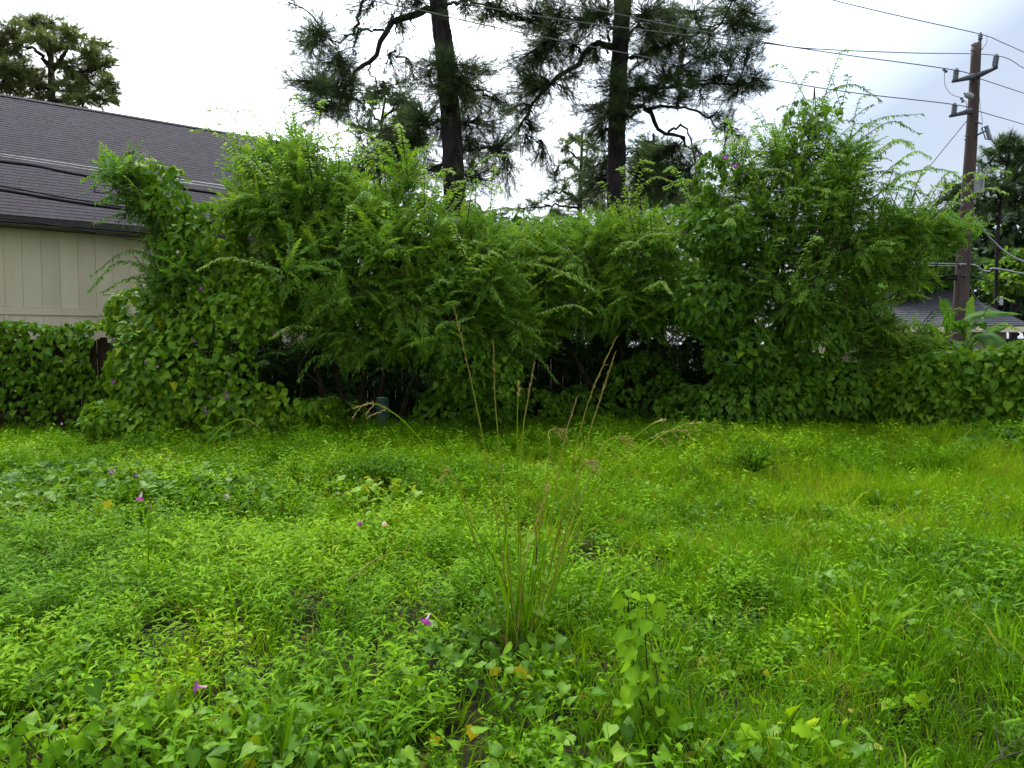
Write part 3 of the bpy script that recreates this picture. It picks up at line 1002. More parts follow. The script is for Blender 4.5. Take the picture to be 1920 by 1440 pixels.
# middle shrub, set back
L3 = [lobe(1110, 480, 13.6, 110, 95, 1.3), lobe(1000, 500, 13.8, 90, 90, 1.1), lobe(1200, 480, 13.6, 100, 80, 1.2), lobe(1150, 560, 13.6, 130, 80, 1.3), lobe(1020, 455, 14.0, 70, 35, 0.8),
      lobe(1250, 540, 13.6, 90, 80, 1.1), lobe(1000, 600, 13.9, 70, 90, 0.9), lobe(1140, 430, 13.7, 60, 35, 0.6)]
F3 = [([P(1130, 440, 13.2), P(1135, 400, 13.0), P(1150, 380, 13.0)], 0.22, 0.85), ([P(1180, 440, 13.2), P(1200, 405, 13.0), P(1230, 400, 13.0)], 0.22, 0.8),
      ([P(1060, 460, 13.2), P(1040, 425, 13.1), P(1010, 420, 13.1)], 0.24, 0.75)]
shrub('feathery_shrub', 'middle light green shrub lower than its two neighbours, before the right pine', L3, 320, 6, 0.58, 0.52, 0.82,
      [(G(1180, 790, 14.6), P(1120, 520, 13.8)), (G(1190, 790, 14.6), P(1220, 520, 13.8)), (G(1150, 790, 14.8), P(1010, 520, 14.0))], F3, n_parts=100, sprays=34,
      hollow=[(1120, 690, 110, 95, 20.0), (1275, 628, 12, 12, 20.0)])
# right shrub, tall
L4 = [lobe(1440, 400, 12.8, 120, 115, 1.3), lobe(1550, 370, 12.8, 110, 100, 1.2), lobe(1370, 480, 12.7, 100, 115, 1.1), lobe(1580, 470, 12.8, 120, 90, 1.2), lobe(1480, 540, 12.7, 140, 100, 1.3),
      lobe(1470, 290, 12.9, 70, 70, 0.7), lobe(1590, 300, 12.9, 60, 55, 0.6), lobe(1390, 320, 12.8, 45, 55, 0.5), lobe(1680, 420, 12.7, 90, 45, 0.7), lobe(1580, 590, 12.8, 70, 60, 0.8),
      lobe(1330, 400, 12.9, 55, 50, 0.6), lobe(1775, 425, 12.6, 60, 26, 0.4), lobe(1640, 610, 12.9, 60, 40, 0.6), lobe(1710, 645, 13.0, 75, 34, 0.5), lobe(1640, 655, 13.0, 75, 40, 0.5), lobe(1765, 665, 13.3, 60, 32, 0.4), lobe(1530, 225, 13.0, 34, 34, 0.3), lobe(1700, 500, 12.8, 60, 30, 0.5)]
F4 = [([P(1500, 260, 12.6), P(1545, 180, 12.5), P(1600, 158, 12.4), P(1652, 188, 12.3)], 0.15, 0.42), ([P(1580, 220, 12.6), P(1568, 170, 12.5), P(1552, 128, 12.5)], 0.13, 0.42),
      ([P(1570, 280, 12.5), P(1640, 225, 12.4), P(1728, 213, 12.3)], 0.15, 0.40), ([P(1600, 270, 12.5), P(1670, 228, 12.4), P(1722, 250, 12.3)], 0.14, 0.40),
      ([P(1580, 190, 12.5), P(1590, 150, 12.4), P(1586, 140, 12.4)], 0.12, 0.4), ([P(1590, 230, 12.5), P(1620, 205, 12.4), P(1638, 195, 12.4)], 0.13, 0.42),
      ([P(1640, 370, 12.4), P(1700, 325, 12.3), P(1780, 320, 12.1), P(1830, 368, 12.0)], 0.15, 0.52), ([P(1640, 300, 12.4), P(1680, 265, 12.3), P(1710, 270, 12.2)], 0.14, 0.45),
      ([P(1440, 250, 12.6), P(1420, 215, 12.5), P(1402, 195, 12.5)], 0.14, 0.5), ([P(1500, 240, 12.7), P(1498, 200, 12.6), P(1506, 180, 12.6)], 0.14, 0.5),
      ([P(1380, 300, 12.5), P(1350, 265, 12.4), P(1335, 240, 12.4)], 0.22, 0.75), ([P(1400, 480, 12.2), P(1430, 500, 11.9), P(1445, 530, 11.8)], 0.18, 0.65),
      ([P(1380, 620, 12.2), P(1410, 590, 12.0), P(1448, 645, 11.9)], 0.16, 0.8), ([P(1700, 420, 12.4), P(1790, 410, 12.2), P(1862, 440, 12.1)], 0.2, 0.62),
      ([P(1640, 440, 12.4), P(1720, 450, 12.3), P(1800, 480, 12.2)], 0.2, 0.5), ([P(1770, 330, 12.2), P(1772, 345, 12.1), P(1775, 350, 12.1)], 0.12, 0.45),
      ([P(1640, 340, 12.5), P(1690, 350, 12.4), P(1740, 365, 12.3)], 0.18, 0.45), ([P(1600, 330, 12.5), P(1660, 320, 12.4), P(1700, 330, 12.3)], 0.18, 0.45)]
shrub('feathery_shrub', 'tall spreading shrub on the right with arching tips against the sky', L4, 560, 6, 0.66, 0.48, 0.72,
      [(G(1480, 800, 13.3), P(1450, 480, 12.9)), (G(1500, 800, 13.3), P(1560, 420, 12.9)), (G(1460, 800, 13.3), P(1370, 460, 12.9)), (G(1520, 800, 13.3), P(1640, 450, 12.9)), (P(1480, 440, 12.9), P(1520, 240, 12.9))],
      F4, n_parts=150, sprays=85, hollow=[(1330, 660, 45, 60, 20.0), (1450, 640, 60, 55, 20.0), (1270, 630, 14, 12, 20.0)])
# darker undergrowth behind the fence line
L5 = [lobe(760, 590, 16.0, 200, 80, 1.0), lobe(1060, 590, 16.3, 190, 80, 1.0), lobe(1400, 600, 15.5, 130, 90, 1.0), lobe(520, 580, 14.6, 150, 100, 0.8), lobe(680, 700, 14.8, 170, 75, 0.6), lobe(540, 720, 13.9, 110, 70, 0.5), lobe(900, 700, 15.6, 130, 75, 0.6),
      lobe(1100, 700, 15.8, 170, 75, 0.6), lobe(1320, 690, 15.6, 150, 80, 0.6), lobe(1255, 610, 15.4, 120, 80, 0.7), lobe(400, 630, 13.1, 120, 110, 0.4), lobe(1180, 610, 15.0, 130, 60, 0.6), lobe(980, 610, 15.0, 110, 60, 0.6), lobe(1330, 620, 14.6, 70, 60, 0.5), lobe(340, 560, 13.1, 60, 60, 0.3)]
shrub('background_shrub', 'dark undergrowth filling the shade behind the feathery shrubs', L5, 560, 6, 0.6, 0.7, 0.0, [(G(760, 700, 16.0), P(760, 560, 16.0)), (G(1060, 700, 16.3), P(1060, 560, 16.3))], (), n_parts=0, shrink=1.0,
      hollow=[(1272, 628, 11, 10, 30.0)])

# ------------------------------------------------------------------ heart-leaved vines
HEART_ME = [mesh_from('leaf', v, f, t, M['vine'], True) for v, f, t in HEART]
def flower_arrays(seed):
    r = np.random.default_rng(seed)
    mb = MB()
    prof = [(0.10, 0.0), (0.12, 0.5), (0.20, 0.85), (0.50, 1.08), (0.62, 1.02)]
    th = np.linspace(0, 2 * math.pi, 15, endpoint=False)
    v = []
    for i, (rr, z) in enumerate(prof):
        for a in th:
            k = 1 + (0.10 * math.cos(5 * a) if i >= 3 else 0)
            v.append((z, rr * k * math.cos(a), rr * k * math.sin(a)))
    f = []
    for i in range(4):
        for j in range(15):
            k = (j + 1) % 15
            f += [(i * 15 + j, i * 15 + k, (i + 1) * 15 + k), (i * 15 + j, (i + 1) * 15 + k, (i + 1) * 15 + j)]
    t = np.repeat([1.4, 1.2, 0.7, 0.35, 0.2], 15)
    mb.add(v, f, t)
    return mb
FLOWER_ME = flower_arrays(1).mesh('flower', M['purple'], True)
FLOWER_PINK = flower_arrays(2).mesh('flower', M['pink'], True)

def vine(name, label, pos, nrm, size, tint, n_own=300, loc=None, up=0.55, flowers=(), stems=(), jit=0.38, tip_down=0.85, cat='vine'):
    n = len(pos)
    c = pos.mean(0) if loc is None else loc
    root = thing(name, label, cat, (c[0], c[1], max(0.0, float(pos[:, 2].min()))))
    N_ = unit(nrm * 0.7 + np.array((0, 0, up)) + jit * rng.normal(size=(n, 3)))
    X = unit(np.array((0, 0, -tip_down)) + 0.35 * nrm + 0.5 * rng.normal(size=(n, 3)))
    R = frames(X, N_)
    S = size * (0.6 + 0.75 * rng.random(n) ** 1.3)
    tn = tint + 0.15 * rng.normal(size=n) + np.where((rng.random(n) < 0.006) & (pos[:, 1] > 9), 0.6, 0)
    idx = rng.integers(8, size=n)
    px, py = px_of(pos)
    inv = (px > -20) & (px < 1940) & (py < 1460)
    score = S / np.linalg.norm(pos, axis=1) * np.where(inv, 1, 0.01) * np.where(N_[:, 1] < 0.1, 1, 0.5)
    own = np.argsort(-score)[:n_own]
    rest = np.setdiff1d(np.arange(n), own)
    if len(rest):
        mb = MB()
        mb.scatter(HEART, idx[rest], R[rest], pos[rest], S[rest], tn[rest])
        mb.build('foliage', M['vine'], root, kind='stuff')
    for i in own:
        place('leaf', HEART_ME[idx[i]], root, R[i], pos[i], S[i], tn[i])
    for p, d, s, pink in flowers:
        if pink and s > 0.075:
            continue
        d = unit(np.array(d, float))
        place('flower', FLOWER_PINK if pink else FLOWER_ME, root, frames(d[None], np.array([(0.1, 0.2, 1.0)]))[0], np.array(p), s * 0.55, 0.0)
    if stems:
        b = MB()
        for line, r in stems:
            b.tube(smooth_line(line, 16), r, 4, 0.4)
        b.build('runners', M['twig'], root, kind='stuff')
    return root

def wall_points(p0, p1, z0, z1, n, thick=0.22, lump=0.12, top=0.22):
    """points over the face and the rounded top of a fence"""
    p0, p1 = np.array(p0, float), np.array(p1, float)
    d = unit(p1 - p0)
    nrm = np.array((d[1], -d[0]))
    L = np.linalg.norm(p1 - p0)
    s = rng.random(n) * L
    wob = lump * (np.sin(s * 1.9 + 1.0) + 0.6 * np.sin(s * 4.3))
    H = z1(s) if callable(z1) else np.full(n, z1)
    H = H + 0.5 * wob
    a = rng.random(n)
    on_top = a < top
    z = np.where(on_top, H + 0.02 * rng.normal(size=n), z0 + (H - z0) * rng.random(n) ** 0.85)
    bulge = thick * (0.55 + 0.45 * np.sin(np.clip((z - z0) / (H - z0), 0, 1) * 2.6)) + 0.5 * wob + 0.09 * rng.normal(size=n)
    bulge = np.where(on_top, bulge * (2 * rng.random(n) - 1.0), bulge)
    xy = p0 + d * s[:, None] + nrm * bulge[:, None]
    nn = np.where(on_top[:, None], np.array((nrm[0] * 0.3, nrm[1] * 0.3, 1.0)), np.array((nrm[0], nrm[1], 0.1)))
    pts = np.column_stack((xy, z))
    keep = z > hgt(xy[:, 0], xy[:, 1]) - 0.02
    return pts[keep], unit(nn)[keep]

FD = (0.1, -1, 0.3)
# over the left fence; thins out towards the foot
p, n_ = wall_points((-11.8, 12.5), (-5.7, 12.95), 0.05, lambda s: 1.84 + 0.05 * np.sin(3 * s), 5200, 0.20)
px, py = px_of(p)
k = (rng.random(len(p)) < np.clip((p[:, 2] + 0.25) / 0.95, 0.22, 1)) & ~((((px - 190) / 22) ** 2 + ((py - 660) / 45) ** 2) < 1)
p, n_ = p[k], n_[k]
vine('morning_glory_vine', 'heart-leaved vine hanging over the dark picket fence at the far left', p, n_, 0.108, 0.58, 300,
     flowers=[(P(116, 676, 12.2), (-0.3, -0.8, -0.4), 0.06, False), (P(30, 732, 12.3), (0.2, -1, -0.3), 0.05, True)])
# heap over a buried shrub
LV = [lobe(430, 640, 11.9, 130, 150, 0.9), lobe(330, 700, 11.7, 120, 110, 0.9), lobe(480, 760, 11.7, 130, 70, 0.9), lobe(300, 600, 12.2, 90, 60, 0.6), lobe(390, 480, 11.9, 80, 80, 0.6), lobe(270, 780, 11.5, 110, 45, 0.8),
      lobe(400, 420, 11.9, 60, 40, 0.45), lobe(390, 810, 11.2, 150, 25, 0.7), lobe(550, 770, 12.2, 90, 50, 0.8)]
p, n_ = sample_lobes(LV, 7600, 0.84, 1.04, 0.9, back=0.25)
px, py = px_of(p)
k = np.ones(len(p), bool)
for cx, cy, a, b in ((425, 650, 40, 45), (505, 650, 50, 70), (350, 800, 30, 20), (445, 700, 30, 25), (590, 700, 70, 50)):
    k &= ~(((px - cx) / a) ** 2 + ((py - cy) / b) ** 2 < 1)
vine('morning_glory_vine', 'heart-leaved vine heaped over a shrub below the leaning plume', p[k], n_[k], 0.110, 0.64, 300,
     flowers=[(P(215, 634, 11.4), (-0.2, -0.8, -0.6), 0.085, False), (P(231, 630, 11.4), (0.3, -0.8, -0.6), 0.08, False), (P(275, 676, 10.8), (0.1, -0.8, -0.6), 0.075, False),
              (P(216, 715, 11.0), (-0.1, -1, -0.2), 0.08, False), (P(366, 638, 10.9), (0.1, -0.9, -0.5), 0.06, False), (P(424, 733, 10.7), (0.1, -0.7, -0.8), 0.07, False), (P(426, 742, 10.7), (0.1, -0.7, -0.8), 0.075, False),
              (P(440, 432, 11.2), (0.2, -0.8, -0.5), 0.09, True), (P(378, 540, 11.1), (0.1, -1, -0.2), 0.085, False), (P(358, 540, 11.1), (-0.4, -0.8, -0.6), 0.06, True), (P(295, 685, 10.9), (0.4, -0.8, -0.4), 0.07, True),
              (P(335, 475, 11.2), (0.0, -0.8, 0.5), 0.07, True), (P(118, 795, 11.8), (0.0, -1, 0.2), 0.06, True)])
# drape on the left shrub
def patch(lobes, n, r0=0.9, r1=1.06, inner=0.85):
    return sample_lobes(lobes, n, r0, r1, inner, back=0.15)
p, n_ = patch([lobe(440, 700, 11.2, 38, 110, 0.35), lobe(490, 570, 11.3, 30, 60, 0.25), lobe(440, 610, 11.3, 40, 60, 0.3)], 700)
vine('morning_glory_vine', 'vine strand trailing down the front edge of the left shrub hollow', p, n_, 0.105, 0.66, 160,
     flowers=[(P(516, 624, 11.0), (0.1, -0.9, -0.5), 0.10, False), (P(536, 640, 11.0), (0.0, -0.5, -0.9), 0.08, True), (P(430, 770, 10.9), (-0.3, -0.7, -0.6), 0.06, True)],
     stems=[([P(540, 640, 11.1), P(565, 700, 11.2), P(560, 760, 11.2)], 0.005), ([P(565, 690, 11.0), P(610, 730, 11.1), P(650, 755, 11.3)], 0.004), ([P(570, 715, 11.0), P(560, 690, 11.0), P(610, 612, 11.0)], 0.006)])
p, n_ = patch([lobe(330, 360, 11.7, 20, 50, 0.2), lobe(280, 320, 11.8, 28, 22, 0.2), lobe(300, 375, 11.7, 30, 30, 0.25)], 260)
vine('morning_glory_vine', 'vine winding up the slender plume before the dark roof', p, n_, 0.11, 0.62, 100, flowers=[(P(283, 392, 11.5), (0, -1, 0), 0.07, True)])
p, n_ = patch([lobe(860, 680, 12.0, 60, 60, 0.4), lobe(940, 720, 12.2, 40, 60, 0.4), lobe(870, 770, 12.7, 90, 50, 0.5), lobe(840, 520, 11.6, 16, 35, 0.15), lobe(620, 775, 13.4, 70, 32, 0.4), lobe(980, 770, 13.8, 70, 40, 0.4)], 2100)
vine('morning_glory_vine', 'vine cluster hanging low in the middle behind the tall grass stalks', p, n_, 0.10, 0.48, 200)
p, n_ = patch([lobe(1350, 440, 12.0, 70, 45, 0.4), lobe(1330, 560, 12.2, 60, 60, 0.5), lobe(1400, 660, 12.4, 70, 55, 0.5), lobe(1400, 760, 12.6, 110, 60, 0.6), lobe(1300, 770, 13.2, 70, 50, 0.5), lobe(1330, 330, 12.2, 25, 40, 0.25), lobe(1205, 730, 14.2, 70, 70, 0.4), lobe(1090, 765, 14.3, 60, 40, 0.4)], 3900)
vine('morning_glory_vine', 'dark vine climbing the left side of the tall right shrub', p, n_, 0.115, 0.38, 300,
     flowers=[(P(1284, 437, 11.9), (-0.3, -0.9, -0.2), 0.11, False), (P(1360, 297, 11.8), (-0.3, -0.9, 0), 0.10, False), (P(1378, 312, 11.8), (0, -0.9, 0), 0.10, False), (P(1345, 318, 11.9), (0, -1, 0), 0.09, True),
              (P(1407, 525, 12.0), (0, -1, 0), 0.07, True), (P(1297, 470, 12.0), (0, -1, -0.2), 0.07, False)])
p, n_ = patch([lobe(1545, 220, 12.3, 30, 22, 0.25), lobe(1495, 225, 12.3, 18, 40, 0.2)], 48)
vine('morning_glory_vine', 'few broad vine leaves at the very top of the right shrub', p, n_, 0.12, 0.62, 48)
p, n_ = patch([lobe(1560, 730, 12.7, 75, 60, 0.4), lobe(1530, 630, 12.6, 60, 50, 0.4), lobe(1470, 745, 12.8, 85, 65, 0.5)], 2200)
vine('morning_glory_vine', 'broad vine leaves in the shade under the right shrub beside the low fence', p, n_, 0.125, 0.46, 300)
# right fence
p, n_ = wall_points((4.7, 14.6), (9.5, 10.2), 0.02, lambda s: 1.27 + 0.09 * np.sin(1.4 * s + 2.2) + np.where(s > 3.7, 0.30 * np.clip((s - 3.9) / 0.8, 0, 1), 0), 8200, 0.34, 0.10)
vine('morning_glory_vine', 'dense broad-leaved vine covering the low fence on the right', p, n_, 0.122, 0.62, 300,
     flowers=[(P(1540, 728, 11.6), (0.2, -0.9, -0.5), 0.08, True), (P(1830, 730, 10.7), (0.5, -0.8, 0.3), 0.08, True), (P(1875, 738, 10.5), (-0.4, -0.8, 0), 0.09, True), (P(1883, 750, 10.5), (-0.4, -0.8, -0.2), 0.09, True), (P(1866, 788, 10.5), (0.3, -0.9, 0), 0.08, True)])
p, n_ = sample_lobes([(np.array((7.05, 10.3, 0.10)), np.array((0.75, 0.5, 0.32)))], 420, 0.8, 1.05, 0.5, back=0.8)
vine('creeping_vine', 'low heap of broad vine leaves in the grass at the right edge', p, n_, 0.125, 0.55, 200)

# ------------------------------------------------------------------ pines
def tuft(seed, n=14, L=1.0, w=0.024, droop=0.30):
    r = np.random.default_rng(seed)
    mb = MB()
    for i in range(n):
        a = r.random() * 6.283
        sp = 0.25 + 1.0 * r.random()
        d = unit((1.0, sp * math.cos(a), sp * math.sin(a)))
        b = np.array((-0.45 * r.random(), 0, 0))
        l = L * (0.75 + 0.4 * r.random())
        sd = unit(np.cross(d, r.normal(size=3))) * w / 2
        tip = b + d * l + np.array((0, 0, -droop * l * r.random()))
        mb.add([b - sd, b + sd, tip], [(0, 1, 2)], 0.12 * r.normal())
    return mb.arrays()
TUFT = [tuft(k) for k in range(6)]
TUFT_FAR = [tuft(20 + k, 13, 1.0, 0.075) for k in range(4)]

def pine(label, Y, trunk, r0, r1, limbs, clusters, tint=0.35, nl=0.30, dens=1.0, far=False, grow=1.3, name='pine_tree'):
    k = Y / FPX
    tpts = smooth_line([P(a, b, Y) for a, b in trunk], 20)
    root_xy = (tpts[-1][0] , tpts[-1][1])
    foot = np.array((root_xy[0] + 0.1, root_xy[1], float(hgt(*root_xy)) - 0.1))
    tpts = np.vstack((tpts, np.linspace(tpts[-1], foot, 5)[1:]))
    root = thing(name, label, 'tree', (foot[0], foot[1], 0))
    rad = np.linspace(r1, r0, len(tpts))
    mb = MB()
    c = smooth_line(tpts, 60)
    mb.tube(c, np.interp(np.linspace(0, 1, 60), np.linspace(0, 1, len(rad)), rad), 18, 0.5, rough=0.0 if far else 0.045)
    mb.build('trunk', M['bark'], root, smooth=True)
    skel = [c]
    for line, a, b in limbs:
        lp = smooth_line([P(q[0], q[1], Y + (q[2] if len(q) > 2 else 0)) for q in line], 16)
        lp = lp + np.vstack((np.zeros((1, 3)), 0.04 * rng.normal(size=(15, 3))))
        mb = MB()
        mb.tube(lp, np.linspace(a, b, 16), 7, 0.45, rough=0.05)
        mb.build('limb', M['bark'], root, smooth=True)
        skel.append(lp)
    sk = np.vstack(skel)
    tw = MB()
    T, X, tn = [], [], []
    for cl in clusters:
        px, py, rx, ry, dn = cl[:5]
        rx, ry = rx * grow, ry * grow
        dy = cl[5] if len(cl) > 5 else rng.normal() * 0.7
        c0 = P(px, py, Y + dy)
        R3 = np.array((rx * k, 0.75 * rx * k, ry * k))
        j = np.argmin(np.linalg.norm(sk - c0, axis=1) + 0.25 * np.abs(sk[:, 2] - c0[2] - 0.3))
        a = sk[j]
        br = smooth_line([a, (a + c0) / 2 + np.array((0, 0, 0.12)) + 0.1 * rng.normal(size=3), c0], 7)
        tw.tube(br, np.linspace(0.030, 0.014, 7) * (1.6 if far else 1.0), 4, 0.35, cap=False)
        m = max(4, int(dn * dens * 0.040 * rx * ry / (1.0 if not far else 1.4)))
        ends = c0 + rand_dir(m) * R3 * (rng.random((m, 1)) ** 0.5) * (0.85 + 0.4 * rng.random((m, 1)))
        st = br[rng.integers(2, 7, size=m)]
        for e, s_ in zip(ends, st):
            mid = (e + s_) / 2 + np.array((0, 0, -0.06)) + 0.05 * rng.normal(size=3)
            tw.tube([s_, mid, e], np.array((0.012, 0.009, 0.006)) * (1.8 if far else 1), 3, 0.3, cap=False)
            d = unit(e - mid + np.array((0, 0, 0.05)))
            T += [e, e - d * nl * (0.3 + 0.8 * rng.random()), mid * (0.4) + e * 0.6 + 0.08 * rng.normal(size=3)]
            X += [unit(d + 0.15 * rng.normal(size=3)), unit(d + 0.35 * rng.normal(size=3)), unit(d + 0.6 * rng.normal(size=3))]
            tn += [tint + 0.16 * rng.normal(), tint + 0.16 * rng.normal(), tint - 0.1 + 0.16 * rng.normal()]
    tw.build('twigs', M['bark'], root, kind='stuff')
    T, X, tn = np.array(T), np.array(X), np.array(tn)
    tm = TUFT_FAR if far else TUFT
    mb = MB()
    mb.scatter(tm, rng.integers(len(tm), size=len(T)), frames(X, rand_dir(len(T))), T, nl * (0.8 + 0.45 * rng.random(len(T))), tn)
    mb.build('crown', M['needle'], root, kind='stuff')
    return root

# left of the two big pines
CL1 = [(600, 65, 42, 30, 1.0), (575, 85, 30, 30, .9), (640, 125, 45, 35, 1.2), (572, 152, 42, 24, 1.0), (620, 165, 48, 38, 1.3), (600, 205, 45, 26, 0.9), (645, 205, 30, 30, 0.7), (690, 18, 35, 25, .6), (672, 55, 18, 22, .6),
       (735, 35, 30, 30, .45), (735, 118, 22, 34, .55), (757, 60, 14, 40, .5), (775, 150, 26, 26, .6), (720, 165, 34, 20, .5), (685, 200, 28, 30, .4), (540, 3, 26, 8, .6), (790, 5, 40, 20, .7),
       (838, 118, 42, 30, .7, -0.9), (805, 140, 30, 34, .7, -.6), (860, 150, 46, 36, .75, -1.0), (905, 135, 34, 20, .9), (835, 175, 42, 34, .75, -.7), (890, 185, 46, 30, 1.0), (935, 190, 28, 22, .8), (905, 225, 42, 26, .9),
       (870, 10, 40, 24, .7), (910, 35, 30, 30, .4), (930, 20, 40, 25, .6), (960, 30, 30, 18, .5), (790, 215, 42, 30, 1.0), (840, 235, 40, 30, 1.0, 0.8), (930, 275, 42, 36, 1.0), (880, 280, 40, 34, .9, .8), (775, 270, 46, 34, 1.1, .8),
       (800, 320, 40, 30, .8, .8), (900, 335, 42, 32, .9), (950, 330, 26, 36, .6), (850, 330, 30, 30, .6, 0.8), (740, 290, 36, 34, .9, .9), (720, 250, 26, 24, .6, .8)]
UP1 = [(int(820 + 190 * math.cos(a * 1.9)), -60 - 34 * a, 70, 40, 0.9) for a in range(13)]
pine('tall dark pine whose long left limb arches down, nearer the house', 20.0, [(792, -560), (805, -250), (822, 0), (834, 100), (846, 230), (853, 370)], 0.30, 0.20,
     [([(818, 22), (795, 20), (770, 28), (745, 42), (722, 60), (708, 88), (692, 112), (672, 128), (662, 150), (645, 172), (632, 205)], 0.105, 0.03),
      ([(720, 56), (690, 56), (672, 66), (666, 88), (664, 108)], 0.035, 0.015), ([(664, 66), (668, 40), (676, 15), (690, -12), (700, -40)], 0.045, 0.03), ([(662, 66), (642, 70), (630, 90), (622, 75), (608, 62)], 0.03, 0.012),
      ([(694, 118), (698, 140), (712, 170), (735, 182), (742, 210)], 0.024, 0.01), ([(745, 42), (740, 80), (742, 110)], 0.02, 0.008), ([(772, 28), (778, 60), (772, 90)], 0.02, 0.008),
      ([(846, 165, -.2), (875, 160, -.5), (915, 180, -.6), (940, 192, -.6)], 0.05, 0.02), ([(850, 230, .2), (820, 225, .4), (780, 240, .6)], 0.05, 0.02), ([(852, 290), (890, 280), (930, 290)], 0.05, 0.02), ([(660, 150), (655, 190), (668, 225)], 0.02, 0.008),
      ([(826, 10), (870, 5), (930, 15)], 0.05, 0.02)],
     CL1 + UP1, 0.62, dens=0.9, grow=1.42, nl=0.25)
CL2 = [(940, 12, 34, 14, .6), (1000, 25, 52, 30, 1.1), (1050, 20, 40, 26, 1.0), (1095, 35, 42, 40, 1.1), (1030, 75, 46, 34, 1.1), (1075, 90, 34, 30, .9), (1005, 110, 46, 36, 1.3), (985, 150, 34, 36, 1.3), (1010, 165, 30, 30, 1.0), (960, 205, 34, 20, .8),
       (985, 205, 28, 24, .9), (1000, 245, 34, 30, .55), (985, 275, 26, 34, .45), (1020, 300, 26, 30, .6), (1040, 330, 16, 26, .7), (960, 255, 26, 26, .5), (1062, 165, 18, 30, .6), (1080, 195, 16, 18, .5), (1118, 110, 34, 30, .9), (1075, 140, 26, 20, .7),
       (1110, 205, 34, 24, .8), (1120, 240, 34, 26, .9, .7), (1150, 165, 40, 34, 1.0, -.9), (1165, 215, 34, 28, 1.0, -.9), (1185, 180, 40, 30, 1.0), (1130, 260, 26, 24, .8, .8),
       (1130, 20, 34, 30, 1.0), (1210, 25, 46, 30, 1.1), (1225, 65, 50, 34, 1.2), (1260, 35, 40, 30, 1.1), (1300, 20, 40, 24, .8), (1215, 105, 36, 30, 1.0), (1255, 90, 40, 26, .9), (1285, 70, 36, 26, .9), (1320, 60, 34, 28, .7), (1360, 15, 40, 22, .9),
       (1400, 20, 44, 24, 1.0), (1425, 55, 30, 20, .9), (1375, 55, 40, 26, .9), (1400, 90, 36, 24, .9), (1445, 58, 14, 9, .9), (1360, 95, 34, 22, .8), (1320, 110, 40, 24, .9), (1280, 125, 40, 24, 1.0), (1245, 140, 38, 28, 1.1, -.6), (1300, 150, 44, 20, 1.0),
       (1350, 145, 40, 20, 1.0), (1395, 150, 40, 20, 1.1), (1432, 158, 20, 14, 1.1), (1415, 130, 26, 14, .9), (1380, 180, 40, 14, .9), (1275, 180, 40, 20, 1.0, -.6), (1225, 175, 34, 22, .9), (1320, 185, 30, 14, .7), (1345, 210, 26, 14, .8), (1365, 235, 24, 26, .8),
       (1385, 262, 14, 18, .7), (1195, 150, 30, 24, .8), (1255, 290, 36, 30, .7, .7), (1225, 300, 36, 30, .9, .8), (1280, 320, 34, 34, .7, .6), (1300, 350, 26, 26, .6), (1205, 340, 34, 40, 1.1, .8), (1245, 350, 40, 30, .9, .8), (1110, 345, 34, 40, 1.0, .9), (1130, 310, 30, 34, .9, .9),
       (1360, 300, 20, 30, .5), (1310, 290, 30, 20, .4)]
UP2 = [(int(1170 + 210 * math.cos(a * 2.1)), -55 - 34 * a, 74, 40, 0.9) for a in range(13)]
pine('tall dark pine with wide drooping boughs, right of its twin', 21.0, [(1185, -560), (1175, -250), (1167, 0), (1160, 150), (1156, 290), (1156, 395)], 0.28, 0.20,
     [([(1152, 88), (1125, 84), (1105, 92), (1085, 118), (1058, 138), (1035, 165), (1010, 185), (992, 208), (985, 228), (960, 248)], 0.10, 0.025), ([(1092, 100), (1072, 82), (1055, 75), (1040, 60)], 0.035, 0.015), ([(1110, 90), (1125, 75), (1140, 60)], 0.03, 0.015),
      ([(985, 230), (1000, 260), (1025, 285), (1036, 320)], 0.025, 0.008), ([(990, 220), (988, 255), (985, 285)], 0.02, 0.008),
      ([(1140, 100), (1143, 70), (1138, 40), (1135, -10), (1130, -60)], 0.05, 0.04), ([(1175, 75), (1190, 55), (1205, 35), (1230, 20)], 0.05, 0.02),
      ([(1175, 198), (1195, 200), (1210, 200), (1222, 215), (1232, 235), (1252, 248), (1275, 256), (1290, 275), (1305, 300)], 0.085, 0.03), ([(1252, 248), (1268, 240), (1280, 234), (1295, 260), (1320, 300), (1345, 330)], 0.04, 0.012),
      ([(1205, 200), (1208, 175), (1210, 160)], 0.035, 0.015), ([(1215, 203), (1260, 198), (1300, 205), (1335, 228), (1362, 250)], 0.05, 0.015), ([(1170, 225), (1185, 215), (1200, 207)], 0.04, 0.03), ([(1275, 256), (1278, 290), (1275, 320)], 0.03, 0.01),
      ([(1180, 110), (1230, 90), (1300, 70), (1370, 40)], 0.06, 0.02), ([(1180, 165), (1260, 165), (1340, 158), (1420, 160)], 0.055, 0.015), ([(1178, 140), (1200, 110), (1205, 90)], 0.03, 0.015), ([(1160, 300), (1190, 285), (1200, 310)], 0.03, 0.01)],
     CL2 + UP2, 0.64, dens=0.9, grow=1.42, nl=0.25)
